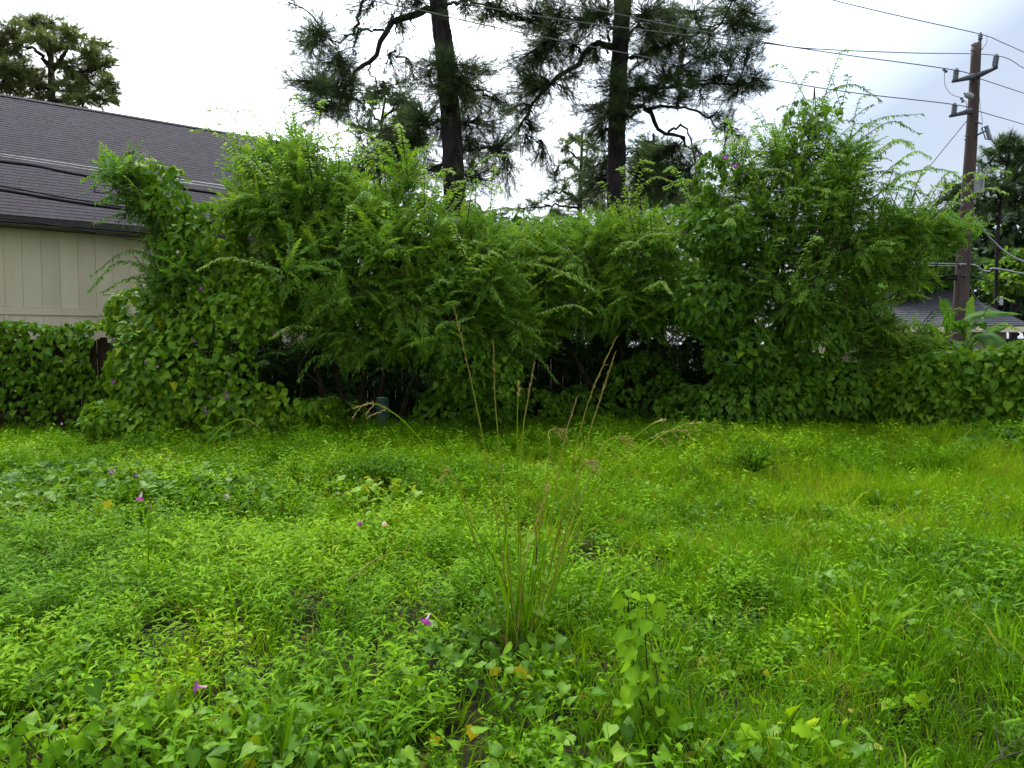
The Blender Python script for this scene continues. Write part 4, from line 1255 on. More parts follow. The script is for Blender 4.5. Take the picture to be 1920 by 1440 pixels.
# pines further off
pine('round-topped pine rising above the dark shingle roof', 46.0, [(92, 60), (95, 110), (97, 190), (100, 420)], 0.30, 0.10,
     [([(96, 130), (70, 95), (40, 85)], .16, .06), ([(96, 140), (120, 100), (130, 70)], .16, .06), ([(97, 170), (140, 140), (180, 130)], .16, .06), ([(97, 170), (60, 150), (10, 140)], .16, .06), ([(95, 110), (80, 70), (75, 50)], .14, .06), ([(98, 190), (160, 180), (200, 160)], .14, .05)],
     [(20, 60, 30, 22, 1.4), (55, 45, 30, 16, 1.6), (95, 48, 34, 16, 1.6), (130, 65, 24, 20, 1.5), (70, 72, 34, 16, 1.3), (110, 85, 30, 18, 1.2), (25, 95, 30, 16, 1.3), (10, 130, 34, 18, 1.3), (45, 140, 36, 22, 1.5), (70, 160, 30, 26, 1.3), (20, 168, 34, 20, 1.3),
      (130, 125, 26, 18, 1.4), (165, 95, 26, 20, 1.4), (190, 85, 20, 12, 1.3), (180, 120, 30, 22, 1.4), (205, 112, 12, 10, 1.2), (160, 150, 34, 22, 1.4), (205, 155, 24, 18, 1.3), (130, 165, 30, 20, 1.4), (215, 180, 14, 12, 1.0), (185, 185, 34, 14, 1.2), (150, 190, 30, 14, 1.2),
      (-30, 80, 40, 30, 1.3), (-30, 140, 40, 30, 1.3), (90, 190, 40, 16, 0.8)], 1.20, 0.36, 2.1, True, grow=1.28)
pine('thin distant pine seen between the shrub tops and the left pine', 42.0, [(722, 185), (716, 230), (712, 300), (708, 430)], 0.16, 0.06,
     [([(716, 235), (700, 215), (695, 195)], .08, .03), ([(716, 225), (735, 205), (745, 185)], .08, .03)],
     [(715, 170, 40, 12, 1.0), (700, 185, 22, 10, 1.0), (745, 190, 22, 10, 1.2), (765, 205, 22, 16, 1.4), (690, 210, 14, 10, .7), (770, 230, 26, 22, 1.5), (735, 225, 16, 12, .6), (760, 265, 40, 22, 1.6), (690, 245, 26, 18, .9), (700, 300, 30, 26, 1.3), (670, 330, 30, 26, 1.3), (740, 310, 34, 30, 1.5), (690, 380, 50, 26, 1.4)], 0.50, 0.36, 1.5, True, grow=1.6)
pine('pale distant pine left of the right trunk', 44.0, [(1092, 245), (1090, 300), (1088, 360), (1086, 440)], 0.16, 0.06,
     [([(1090, 300), (1070, 285), (1058, 275)], .08, .03), ([(1090, 330), (1120, 310), (1130, 300)], .08, .03), ([(1088, 380), (1060, 360), (1030, 362)], .10, .04), ([(1088, 390), (1040, 385), (1000, 388)], .08, .04)],
     [(1085, 258, 22, 12, 1.2), (1062, 275, 18, 12, 1.1), (1110, 270, 22, 14, 1.2), (1065, 305, 18, 12, .9), (1105, 305, 26, 18, 1.0), (1078, 330, 26, 14, .8), (1060, 345, 24, 12, .7), (1110, 345, 26, 20, 1.2), (1030, 365, 26, 9, .8), (1000, 385, 30, 9, .8), (1075, 375, 30, 16, 1.0), (1120, 385, 34, 20, 1.4), (1040, 400, 34, 12, 1.0), (960, 395, 26, 9, .8)], 0.85, 0.36, 1.3, True, grow=1.4)
pine('distant pine filling the gap right of the right trunk', 40.0, [(1225, 250), (1228, 330), (1230, 430)], 0.16, 0.06,
     [([(1228, 300), (1200, 280), (1190, 270)], .08, .03), ([(1228, 320), (1260, 300), (1280, 290)], .08, .03)],
     [(1215, 275, 30, 14, 1.2), (1245, 290, 30, 18, 1.2), (1200, 310, 26, 20, 1.4), (1240, 330, 36, 22, 1.3), (1280, 345, 30, 20, 1.0), (1210, 360, 36, 26, 1.5), (1255, 375, 40, 24, 1.5), (1310, 380, 34, 20, 1.2), (1180, 385, 30, 20, 1.4)], 0.50, 0.36, 1.5, True, grow=1.5)
pine('hazy pine behind the utility pole at the right edge', 34.0, [(1895, 262), (1885, 330), (1872, 420), (1868, 520)], 0.09, 0.05,
     [([(1885, 345), (1910, 310), (1940, 290)], .12, .05), ([(1880, 375), (1850, 350), (1838, 340)], .09, .04), ([(1890, 310), (1870, 290), (1860, 285)], .08, .03)],
     [(1880, 270, 20, 14, 1.3), (1895, 258, 14, 10, 1.4), (1860, 285, 18, 12, 1.2), (1915, 280, 20, 18, 1.3), (1890, 300, 28, 14, 1.1), (1845, 310, 16, 12, 1.0), (1860, 335, 22, 14, 1.0), (1915, 330, 28, 18, 1.2), (1885, 350, 26, 14, 1.0), (1840, 350, 14, 14, .9), (1810, 365, 20, 14, 1.1), (1790, 350, 16, 10, 1.0), (1775, 375, 24, 14, 1.1),
      (1900, 375, 34, 18, 1.4), (1850, 385, 34, 18, 1.3), (1800, 395, 34, 18, 1.3), (1960, 300, 40, 40, 1.2), (1960, 380, 40, 40, 1.2)], 0.50, 0.34, 1.6, True)

# broad dark trees beyond the low house
def leafy_tree(label, lobes, n, size, tint, stem, mat='frond'):
    root = thing('broadleaf_tree', label, 'tree', (stem[0][0], stem[0][1], 0))
    b = MB()
    b.tube(smooth_line(stem, 10), np.linspace(0.22, 0.08, 10), 8, 0.4, rough=0.05)
    for l in lobes:
        b.tube(smooth_line([stem[-1], (np.array(stem[-1]) + l[0]) / 2, l[0]], 5), np.linspace(0.07, 0.03, 5), 5, 0.4)
    b.build('trunk', M['bark'], root, smooth=True)
    p, nn = sample_lobes(lobes, n, 0.7, 1.08, 0.6, back=0.4)
    N_ = unit(nn * 0.5 + np.array((0, 0, 0.6)) + 0.5 * rng.normal(size=p.shape))
    X = unit(rng.normal(size=p.shape) + np.array((0, 0, -0.3)))
    mb = MB()
    mb.scatter(HEART, rng.integers(8, size=n), frames(X, N_), p, size * (0.6 + 0.8 * rng.random(n)), tint + 0.16 * rng.normal(size=n))
    mb.build('crown', M[mat], root, kind='stuff')
    return root
leafy_tree('dark round tree behind the low grey-roofed house', [lobe(1880, 440, 38, 60, 60, 3.0), lobe(1850, 500, 38, 60, 60, 3.0), lobe(1930, 480, 38, 70, 80, 3.0), lobe(1840, 560, 38, 60, 50, 3.0), lobe(1920, 570, 38, 70, 50, 3.0), lobe(1790, 470, 39, 50, 60, 3.0)], 5200, 0.34, 0.25,
           [G(1880, 700, 38), P(1880, 600, 38), P(1880, 480, 38)], 'needle')
leafy_tree('hazy green tree between the tall shrub and the pole', [lobe(1740, 440, 30, 60, 40, 2.0), lobe(1690, 500, 30, 70, 60, 2.0), lobe(1760, 510, 31, 60, 45, 2.0), lobe(1640, 560, 30, 70, 60, 2.0)], 3000, 0.26, 0.22, [G(1730, 700, 30), P(1730, 600, 30), P(1720, 500, 30)])
leafy_tree('olive brown tree beside the dark round one, above the low roof', [lobe(1905, 500, 35, 34, 30, 1.5), lobe(1885, 530, 35, 34, 22, 1.5)], 900, 0.24, 0.75, [G(1900, 700, 35), P(1900, 600, 35), P(1900, 520, 35)])
leafy_tree('dark leafy tree behind the gap between the left and middle shrubs', [lobe(960, 470, 24, 110, 60, 2.0), lobe(840, 440, 24, 100, 60, 2.0), lobe(1060, 480, 24, 100, 60, 2.0), lobe(660, 420, 24, 100, 60, 2.0), lobe(1280, 450, 25, 110, 60, 2.0), lobe(950, 560, 24, 250, 60, 2.0)], 5200, 0.24, 0.12, [G(960, 700, 24), P(960, 600, 24), P(950, 500, 24)])

# ------------------------------------------------------------------ utility pole
PY = 17.0
PK = PY / FPX
pole = thing('utility_pole', 'brown wooden utility pole with insulators on side arms', 'utility pole', G(1800, 640, PY))
ctr = smooth_line([P(1831, 82, PY), P(1822, 250, PY), P(1810, 430, PY), P(1800, 600, PY), np.array(G(1799, 640, PY, -0.4))], 24)
mb = MB()
mb.tube(ctr, np.linspace(0.098, 0.185, 24), 14, 0.5)
mb.build('shaft', M['pole'], pole, smooth=True)
def ins_prof(h, r, nrib):
    pr = [(0.0, 0.0), (r * 0.5, 0.0)]
    for i in range(nrib):
        z = h * (0.08 + 0.84 * i / nrib)
        pr += [(r * 0.55, z), (r, z + h * 0.02), (r * 0.95, z + h * 0.05), (r * 0.55, z + h * 0.07)]
    return pr + [(r * 0.45, h * 0.95), (r * 0.5, h), (0.0, h)]
def insulator(px, py, h, r, nrib, lean=0.0, Y=PY, parent=None, name='insulator'):
    mb = MB()
    R3 = np.array(((math.cos(lean), 0, math.sin(lean)), (0, 1, 0), (-math.sin(lean), 0, math.cos(lean))))
    mb.lathe(ins_prof(h, r, nrib), 12, 0.5, (R3, P(px, py, Y)))
    return mb.build(name, M['porcelain'], parent or pole)
def arm(a, b, r0, r1, name='bracket', parent=None, mat='arm', sides=8):
    mb = MB()
    mb.tube(smooth_line([P(*a), P(*b)], 4), np.linspace(r0, r1, 4), sides, 0.5)
    return mb.build(name, M[mat], parent or pole)
arm((1832, 142, PY - .1), (1871, 126, PY - .3), 0.07, 0.03)
arm((1826, 143, PY - .1), (1786, 153, PY - .3), 0.07, 0.03)
arm((1820, 208, PY - .1), (1781, 218, PY - .3), 0.065, 0.03)
insulator(1865, 126, 0.28, 0.062, 7, 0.12, PY - .3)
insulator(1791, 151, 0.26, 0.060, 7, 0.08, PY - .3)
insulator(1788, 216, 0.26, 0.060, 7, 0.08, PY - .3)
arm((1834, 86, PY), (1839, 72, PY), 0.035, 0.035)
insulator(1838, 74, 0.15, 0.055, 3, 0.0, PY)
for (bx, by, s) in ((1823, 85, -1), (1822, 95, -1), (1841, 92, 1), (1811, 255, -1), (1810, 262, -1), (1832, 200, 1), (1832, 217, 1)):
    arm((1830 if by < 120 else 1822, by, PY - .05), (bx + 2 * s, by, PY - .12), 0.012, 0.012, 'bolt')
# lightning arrester can and its lead
mb = MB()
d = unit(P(1807, 174, PY - .25) - P(1822, 182, PY - .2))
R3 = frames(d[None], np.array([(0, 0.3, 1.0)]))[0]
Rz = np.stack((R3[:, 1], R3[:, 2], R3[:, 0]), -1)
mb.lathe([(0, 0), (.06, 0), (.068, .05), (.068, .14), (.05, .17), (.02, .19), (.02, .24), (0, .24)], 12, 0.6, (Rz, P(1822, 182, PY - .2)))
mb.build('arrester', M['steel'], pole, smooth=True)
mb = MB()
mb.tube(smooth_line([P(1771, 132, PY - .3), P(1772, 160, PY - .3), P(1785, 177, PY - .3), P(1803, 184, PY - .3), P(1812, 194, PY - .3), P(1812, 210, PY - .2)], 24), 0.006, 4, 0.6)
mb.tube(smooth_line([P(1850, 66, PY), P(1850, 80, PY), P(1838, 95, PY)], 12), 0.006, 4, 0.6)
mb.tube(smooth_line([P(1834, 150, PY - .15), P(1838, 200, PY - .15), P(1842, 230, PY - .2), P(1838, 250, PY - .15)], 16), 0.006, 4, 0.6)
mb.build('lead_wires', M['wire'], pole, kind='stuff')
for q in ((1770, 131), (1774, 134), (1803, 185), (1805, 190)):
    mb = MB()
    c = P(q[0], q[1], PY - .3)
    mb.box(c - .022, c + .022, 0.4)
    mb.build('clamp', M['arm'], pole)
# cut-out switch
cut = arm((1828, 255, PY - .1), (1850, 245, PY - .3), 0.022, 0.018, 'switch_arm')
mb = MB()
dd = unit(P(1856, 262, PY - .3) - P(1849, 237, PY - .3))
mb.tube([P(1849, 236, PY - .3), P(1856, 261, PY - .3)], 0.045, 10, 0.6)
mb.build('switch_insulator', M['porcelain'], pole)
mb = MB()
mb.tube([P(1849, 237, PY - .3), P(1841, 240, PY - .34), P(1848, 261, PY - .34), P(1856, 261, PY - .3)], 0.014, 6, 0.4)
mb.build('fuse_tube', M['arm'], pole)
arm((1829, 228, PY - .1), (1840, 232, PY - .25), 0.02, 0.015)
# transformer
tr = thing('transformer', 'light grey transformer can on the right of the pole', 'transformer', P(1834, 362, PY - .1))
mb = MB()
RT = np.eye(3)
cb = P(1834, 363, PY - .12)
hT = (363 - 330) * PK
mb.lathe([(0, 0), (.105, 0), (.115, .02), (.115, hT - .03), (.122, hT - .02), (.122, hT), (.08, hT + .035), (0, hT + .05)], 20, 0.7, (RT, cb))
mb.build('tank', M['steel'], tr, smooth=True)
mb = MB()
mb.lathe(ins_prof(0.26, 0.035, 5), 10, 0.8, (RT, P(1835, 328, PY - .12)))
mb.build('bushing', M['porcelain'], tr)
mb = MB()
mb.lathe(ins_prof(0.22, 0.045, 3), 10, 0.7, (RT, P(1852, 326, PY - .15)))
mb.build('surge_arrester', M['porcelain'], tr)
arm((1840, 331, PY - .12), (1853, 329, PY - .15), 0.012, 0.012, 'arrester_bracket', tr)
arm((1842, 335, PY - .26), (1840, 352, PY - .27), 0.008, 0.008, 'gauge_strip', tr)
arm((1815, 336, PY - .05), (1832, 336, PY - .1), 0.03, 0.03, 'mount', tr)
arm((1812, 357, PY - .05), (1832, 356, PY - .1), 0.03, 0.03, 'mount', tr)
# lamp on the pole
lamp = thing('street_lamp', 'shaded lamp on a curved arm left of the pole', 'street lamp', P(1772, 394, PY - .2))
mb = MB()
mb.tube(smooth_line([P(1806, 386, PY - .1), P(1796, 381, PY - .15), P(1782, 379, PY - .2), P(1774, 381, PY - .2)], 12), 0.022, 8, 0.5)
mb.build('arm', M['steel'], lamp)
cl = P(1772, 391, PY - .2)
mb = MB()
mb.lathe([(0.04, .16), (.05, .14), (.045, .08), (.06, .06), (.105, .0), (.10, -.005)], 14, 0.6, (RT, cl))
mb.build('shade', M['steel'], lamp, smooth=True)
mb = MB()
mb.lathe([(.098, -.006), (.085, -.05), (.04, -.075), (0, -.08)], 14, 0.5, (RT, cl))
mb.build('refractor', M['lamp_glass'], lamp, smooth=True)

# ------------------------------------------------------------------ wires along the back of the lots
def route(px):
    """depth of the wire line at a picture column, left of the pole"""
    u = (px - 960.0) / FPX
    a, b = np.array((-8.9, 12.8)), np.array((10.3, PY))
    m = (b[1] - a[1]) / (b[0] - a[0])
    return (a[1] - m * a[0]) / (1 - m * u)
def far_route(px):
    return PY + max(0, px - 1805) * 0.045
def wire(label, pts, r, mat='wire', group='wires', name='power_line', dy=0.0, n=60):
    w = [P(x, y, (route(x) if x < 1805 else far_route(x)) + dy) for x, y in pts]
    mb = MB()
    mb.tube(smooth_line(w, n), r, 6, 0.5)
    o = mb.build(name, M[mat], smooth=True)
    return tag(o, label, 'cable', group)
wire('topmost power line reaching the tip of the pole', [(1380, -52), (1550, -3), (1700, 33), (1838, 64), (1880, 80), (1960, 116)], 0.010, dy=0)
wire('power line to the insulator on the right arm of the pole', [(860, -36), (1020, -1), (1160, 27), (1280, 52), (1440, 80), (1520, 91), (1700, 99), (1868, 104), (1920, 128), (1960, 146)], 0.010, dy=-.3)
wire('power line to the upper left arm, crossing another line beside the pine', [(640, -36), (830, -1), (900, 12), (1060, 38), (1280, 65), (1440, 82), (1600, 105), (1793, 132), (1845, 150), (1960, 188)], 0.010, dy=-.3)
wire('lowest power line, running across both pine trunks', [(560, -28), (690, 0), (800, 22), (900, 45), (1060, 78), (1280, 120), (1450, 150), (1600, 174), (1789, 196), (1840, 210), (1960, 245)], 0.010, dy=-.3)
wire('upper pale cable of the pair crossing the dark roof', [(-120, 274), (0, 289), (200, 318), (420, 349), (620, 384), (800, 406), (1030, 431), (1300, 458), (1620, 488), (1800, 495)], 0.012, 'cable_pale', name='telephone_cable', dy=-.15)
wire('lower pale cable of the pair crossing the dark roof', [(-120, 277), (0, 293), (200, 323), (420, 354), (620, 388), (800, 409), (1030, 434), (1300, 462), (1620, 493), (1800, 499)], 0.010, 'cable_pale', name='telephone_cable', dy=-.05)
wire('thick black cable just below the pale pair', [(-120, 287), (0, 303), (70, 312), (150, 328), (280, 346), (390, 361), (620, 396), (900, 436), (1300, 480), (1620, 518), (1800, 517)], 0.026, 'cable_black', name='telephone_cable')
wire('upper thin black cable dipping across the lower roof', [(-120, 333), (0, 349), (130, 372), (270, 394), (480, 425), (760, 462), (1100, 500), (1500, 522), (1800, 519)], 0.014, 'cable_black', name='telephone_cable', dy=.08)
wire('heavy black cable dipping across the lower roof above the eave', [(-120, 338), (0, 356), (130, 378), (270, 398), (480, 430), (760, 468), (1100, 506), (1500, 526), (1800, 523)], 0.030, 'cable_black', name='telephone_cable')
wire('lowest dark cable sagging across the cream wall under the eave', [(-120, 390), (0, 408), (110, 424), (235, 446), (420, 476), (700, 510)], 0.012, 'cable_black', name='telephone_cable')
def span(label, pts, r, mat, name='telephone_cable', cat='cable'):
    mb = MB()
    mb.tube(smooth_line([P(*p) for p in pts], 30), r, 6, 0.5)
    return tag(mb.build(name, M[mat], smooth=True), label, cat, 'wires')
span('slanting guy wire from the pole down to the left', [(1813, 226, PY - .15), (1755, 297, PY - .6), (1700, 366, PY - 1.0), (1560, 545, PY - 2.0), (1480, 640, PY - 2.5)], 0.010, 'wire', 'guy_wire')
span('white service drop sagging right from the pole past the pine', [(1816, 386, PY), (1836, 420, PY + .2), (1860, 450, PY + .6), (1890, 476, PY + 1.2), (1925, 492, PY + 1.8), (1980, 505, PY + 3)], 0.022, 'cable_pale')
span('pale cable jogging upward right of the pole', [(1802, 495, PY - .2), (1828, 497, PY), (1843, 507, PY + .2), (1856, 508, PY + .3), (1864, 503, PY + .4), (1920, 513, PY + 1.5), (1980, 522, PY + 2.5)], 0.018, 'cable_pale')
span('black cable running right from the pole at roof height', [(1800, 518, PY - .2), (1834, 522, PY), (1860, 528, PY + .4), (1890, 530, PY + .9), (1940, 540, PY + 1.8)], 0.012, 'cable_black')
span('thin dark cable right of the transformer falling to the right', [(1800, 392, PY), (1818, 384, PY), (1850, 398, PY + .4), (1885, 410, PY + 1), (1925, 421, PY + 2), (1980, 430, PY + 3)], 0.009, 'cable_black')
span('thin pale wire falling from the pole to the low roof', [(1801, 497, PY - .2), (1815, 530, PY + 2), (1835, 565, PY + 5), (1861, 588, PY + 8)], 0.010, 'cable_pale')

# ------------------------------------------------------------------ banana plants behind the low fence
def banana(label, foot, leaves, stem_top):
    root = thing('banana_plant', label, 'plant', foot)
    b = MB()
    b.tube(smooth_line([np.array(foot), (np.array(foot) + stem_top) / 2 + np.array((0.05, 0, 0)), stem_top], 8), np.linspace(0.10, 0.055, 8), 10, 0.5)
    b.build('stem', M['banana'], root, smooth=True)
    for pts, w, tn, face in leaves:
        c = smooth_line(pts, 13)
        tg = unit(np.gradient(c, axis=0))
        mb = MB()
        side = unit(np.cross(tg, np.asarray(face, float)))
        nr = np.cross(side, tg)
        prof = np.sin(np.linspace(0.0, 1, 13) ** 0.75 * math.pi) ** 0.55
        prof[:3] *= (0.05, 0.15, 0.6)
        hw = 1.0 * w * prof
        v, f, t = [], [], []
        for i in range(13):
            rip = 0.012 * math.sin(i * 2.1)
            v += [c[i], c[i] + side[i] * hw[i] * .55 + nr[i] * (0.10 * hw[i] + rip), c[i] + side[i] * hw[i] * (0.95 + 0.22 * rng.normal()) - nr[i] * 0.2 * hw[i],
                  c[i] - side[i] * hw[i] * .55 + nr[i] * (0.10 * hw[i] - rip), c[i] - side[i] * hw[i] * (0.95 + 0.22 * rng.normal()) - nr[i] * 0.12 * hw[i]]
            tn_ = tn - 0.28
            t += [tn_ + 0.30, tn_ + 0.05 * rng.normal(), tn_ + 0.06, tn_ + 0.05 * rng.normal(), tn_ + 0.06]
        for i in range(12):
            a, bb = i * 5, (i + 1) * 5
            for p_, q_ in ((0, 1), (1, 2), (3, 0), (4, 3)):
                f += [(a + p_, a + q_, bb + q_), (a + p_, bb + q_, bb + p_)]
        mb.add(v, f, t)
        lf = mb.build('leaf', M['banana'], root, smooth=True)
        mr = MB()
        mr.tube(c - nr * 0.008, np.linspace(0.016, 0.004, 13), 5, tn + 0.6)
        mr.build('midrib', M['banana'], lf, smooth=True)
    return root
BY = 13.6
b0 = P(1770, 642, BY)
banana('banana plant with upright young leaf, left of the pole foot', G(1775, 760, BY),
       [([P(1772, 640, BY), P(1780, 600, BY - .1), P(1775, 575, BY - .2), P(1772, 560, BY - .2)], 0.12, 0.50, (0, -1, .1)), ([P(1775, 645, BY), P(1778, 610, BY + .2), P(1768, 580, BY + .3), P(1762, 555, BY + .3)], 0.12, 0.45, (0.6, -1, 0)),
        ([P(1770, 645, BY), P(1755, 620, BY - .3), P(1735, 608, BY - .5), P(1718, 608, BY - .7)], 0.12, 0.42, (0, -.3, 1)), ([P(1778, 645, BY), P(1795, 640, BY - .4), P(1800, 650, BY - .6), P(1798, 655, BY - .7)], 0.11, 0.5, (0, -1, .8)),
        ([P(1772, 645, BY), P(1750, 650, BY - .2), P(1725, 660, BY - .3)], 0.13, 0.3, (0, -.5, 1)), ([P(1780, 650, BY - .1), P(1800, 665, BY - .4), P(1812, 680, BY - .6), P(1818, 690, BY - .7)], 0.16, 0.45, (0.2, -1, .7))], P(1775, 645, BY))
banana('banana plant with long arching leaves at right, before the grey roof', G(1822, 760, BY + .3),
       [([P(1812, 635, BY + .3), P(1800, 605, BY), P(1830, 590, BY - .2), P(1870, 586, BY - .3), P(1916, 590, BY - .4)], 0.14, 0.45, (0, -.55, 1)), ([P(1815, 640, BY + .3), P(1825, 610, BY), P(1840, 605, BY - .2), P(1846, 618, BY - .3)], 0.15, 0.50, (0, -1, .6)),
        ([P(1820, 645, BY + .3), P(1845, 625, BY), P(1872, 635, BY - .3), P(1898, 655, BY - .5)], 0.15, 0.42, (0, -.5, 1)), ([P(1818, 645, BY + .3), P(1840, 632, BY - .1), P(1858, 645, BY - .4), P(1868, 662, BY - .5)], 0.14, 0.48, (-.3, -.8, .8)),
        ([P(1812, 640, BY + .4), P(1818, 600, BY + .5), P(1821, 575, BY + .6), P(1824, 553, BY + .6)], 0.10, 0.85, (0.1, -1, .1)), ([P(1812, 640, BY + .3), P(1800, 615, BY + .1), P(1788, 612, BY), P(1780, 618, BY)], 0.14, 0.35, (0, -.6, 1)),
        ([P(1825, 648, BY + .3), P(1860, 620, BY + .4), P(1890, 612, BY + .4)], 0.10, 0.5, (0, -.6, .8)), ([P(1822, 660, BY + .2), P(1830, 680, BY), P(1838, 700, BY - .2)], 0.15, 0.3, (.4, -1, .3))], P(1818, 645, BY + .3))

# ------------------------------------------------------------------ green cable pedestal in the hollow
gp = G(717, 800, 13.0)
ped = thing('cable_pedestal', 'dull green cable pedestal standing in the dark hollow of the left shrub', 'pedestal', gp)
mb = MB()
mb.lathe([(0, 0), (.105, 0), (.105, .36), (.112, .365), (.112, .41), (.1, .43)], 18, 0.5, (np.eye(3), np.array(gp)))
mb.build('body', M['green_plastic'], ped, smooth=False)
mb = MB()
mb.lathe([(.1, .431), (.118, .434), (.118, .60), (.10, .645), (0, .655)], 18, 0.55, (np.eye(3), np.array(gp)))
mb.build('cap', M['green_plastic'], ped, smooth=False)

# ------------------------------------------------------------------ ground cover (grass, weeds, creeping leaves: uncountable)
def gn_cover(name, label, meshes, pos, rot, scl, idx, tint):
    coll = bpy.data.collections.new(name + '_kinds')
    for i, me in enumerate(meshes):
        coll.objects.link(bpy.data.objects.new('%s_%02d' % (name, i), me))
    me = bpy.data.meshes.new(name)
    me.vertices.add(len(pos))
    me.vertices.foreach_set('co', np.ascontiguousarray(pos, np.float32).ravel())
    for nm, tp, arr, key in (('rot', 'FLOAT_VECTOR', rot, 'vector'), ('scl', 'FLOAT', scl, 'value'), ('idx', 'INT', idx, 'value'), ('tint', 'FLOAT', tint, 'value')):
        a = me.attributes.new(nm, tp, 'POINT')
        a.data.foreach_set(key, np.ascontiguousarray(arr, np.int32 if tp == 'INT' else np.float32).ravel())
    o = obj(name, me, kind='stuff')
    o['label'] = label
    o['category'] = 'grass' if 'grass' in name else 'weeds'
    ng = bpy.data.node_groups.new(name, 'GeometryNodeTree')
    ng.interface.new_socket('Geometry', in_out='INPUT', socket_type='NodeSocketGeometry')
    ng.interface.new_socket('Geometry', in_out='OUTPUT', socket_type='NodeSocketGeometry')
    N, L = ng.nodes, ng.links
    gi, go = N.new('NodeGroupInput'), N.new('NodeGroupOutput')
    ci = N.new('GeometryNodeCollectionInfo')
    ci.inputs['Collection'].default_value = coll
    ci.inputs['Separate Children'].default_value = True
    ci.inputs['Reset Children'].default_value = True
    ip = N.new('GeometryNodeInstanceOnPoints')
    ip.inputs['Pick Instance'].default_value = True
    def na(nm, tp):
        n = N.new('GeometryNodeInputNamedAttribute')
        n.data_type = tp
        n.inputs['Name'].default_value = nm
        return next(s for s in n.outputs if s.name == 'Attribute' and s.enabled)
    er = N.new('FunctionNodeEulerToRotation')
    L.new(na('rot', 'FLOAT_VECTOR'), er.inputs[0])
    cs = N.new('ShaderNodeCombineXYZ')
    sv = na('scl', 'FLOAT')
    for k in range(3):
        L.new(sv, cs.inputs[k])
    L.new(gi.outputs[0], ip.inputs['Points'])
    L.new(ci.outputs[0], ip.inputs['Instance'])
    L.new(na('idx', 'INT'), ip.inputs['Instance Index'])
    L.new(er.outputs[0], ip.inputs['Rotation'])
    L.new(cs.outputs[0], ip.inputs['Scale'])
    L.new(ip.outputs[0], go.inputs[0])
    md = o.modifiers.new('cover', 'NODES')
    md.node_group = ng
    return o

def field(n, y0=1.3, y1=14.2, pw=1.0):
    """random ground positions in a wedge somewhat wider than the view"""
    y = y0 + (y1 - y0) * rng.random(n) ** pw
    hw = 0.78 * y + 1.2
    x = (2 * rng.random(n) - 1) * hw
    keep = rng.random(n) < hw / (0.78 * y1 + 1.2)
    return x[keep], y[keep]

def vn(x, y, s, seed):
    """smooth value noise 0..1"""
    r = np.random.default_rng(seed)
    tab = r.random((64, 64))
    u, v = x / s + 100.3, y / s + 100.7
    i, j = np.floor(u).astype(int), np.floor(v).astype(int)
    fu, fv = u - i, v - j
    fu, fv = fu * fu * (3 - 2 * fu), fv * fv * (3 - 2 * fv)
    a, b, c, d = tab[i % 64, j % 64], tab[(i + 1) % 64, j % 64], tab[i % 64, (j + 1) % 64], tab[(i + 1) % 64, (j + 1) % 64]
    return (a * (1 - fu) + b * fu) * (1 - fv) + (c * (1 - fu) + d * fu) * fv

def soft(v, a, b):
    return np.clip((v - a) / (b - a), 0, 1)

def blob(x, y, cx, cy, rx, ry):
    return np.exp(-(((x - cx) / rx) ** 2 + ((y - cy) / ry) ** 2))

def W_stilt(x, y):     # lance-leaved weeds, left foreground
    return np.clip(blob(x, y, -2.6, 4.4, 2.2, 1.5) * 1.5 + blob(x, y, -1.2, 3.2, 1.0, .8) * .2 + 0.12 * (vn(x, y, 1.1, 3) > .62) - 0.3 * soft(-y, -3.4, -2.8), 0.02, 1)
def W_heart(x, y):     # heart leaves
    r = 1.35 * blob(x, y, -4.7, 7.7, 2.3, 1.25) + 0.7 * blob(x, y, -0.3, 3.0, 1.4, .55) + 0.6 * blob(x, y, -1.9, 2.7, 1.0, .5) + 0.8 * soft(y, 11.0, 12.5)
    r = r + 0.85 * blob(x, y, 3.4, 7.2, 1.0, .45) + .9 * blob(x, y, 3.9, 5.8, 1.2, .5) + .8 * blob(x, y, 2.3, 4.8, .9, .4) + 0.4 * blob(x, y, 1.3, 4.0, .5, .4)
    return np.clip(r * (0.45 + 0.9 * vn(x, y, 0.5, 5)) + 0.30 * (vn(x, y, .7, 6) > .66), 0, 1)
def W_dry(x, y):
    return np.clip(1.2 * blob(x, y, 2.3, 6.6, 1.3, .75) + .35 * blob(x, y, 0.5, 8.5, 1.5, .5) + .25 * (vn(x, y, .9, 9) > .72), 0, 1)
def W_grass(x, y):
    return np.clip(0.42 - 0.42 * W_dry(x, y) + 0.5 * soft(x, 0.2, 1.4) + 0.5 * blob(x, y, -3.5, 10.6, 3, .8) + 0.4 * vn(x, y, .8, 12) - 0.75 * W_stilt(x, y) - .75 * blob(x, y, -4.7, 7.7, 2.1, 1.2), 0.26, 1)
def W_herb(x, y):
    return np.clip(0.20 + 0.9 * blob(x, y, 0, 9.5, 3.5, 2.2) + 0.5 * blob(x, y, -1.2, 5.8, 1.2, 1.0) + 0.5 * (vn(x, y, .9, 15) > .55) - .5 * W_dry(x, y) - 0.4 * soft(x, 2.0, 3.5) * (y < 9), 0.04, 1)

def tint_patch(x, y):
    return 0.46 * (vn(x, y, 1.3, 21) - 0.5) + 0.42 * (vn(x, y, 0.45, 22) - .5)  # random patches of lower and higher leaf tint

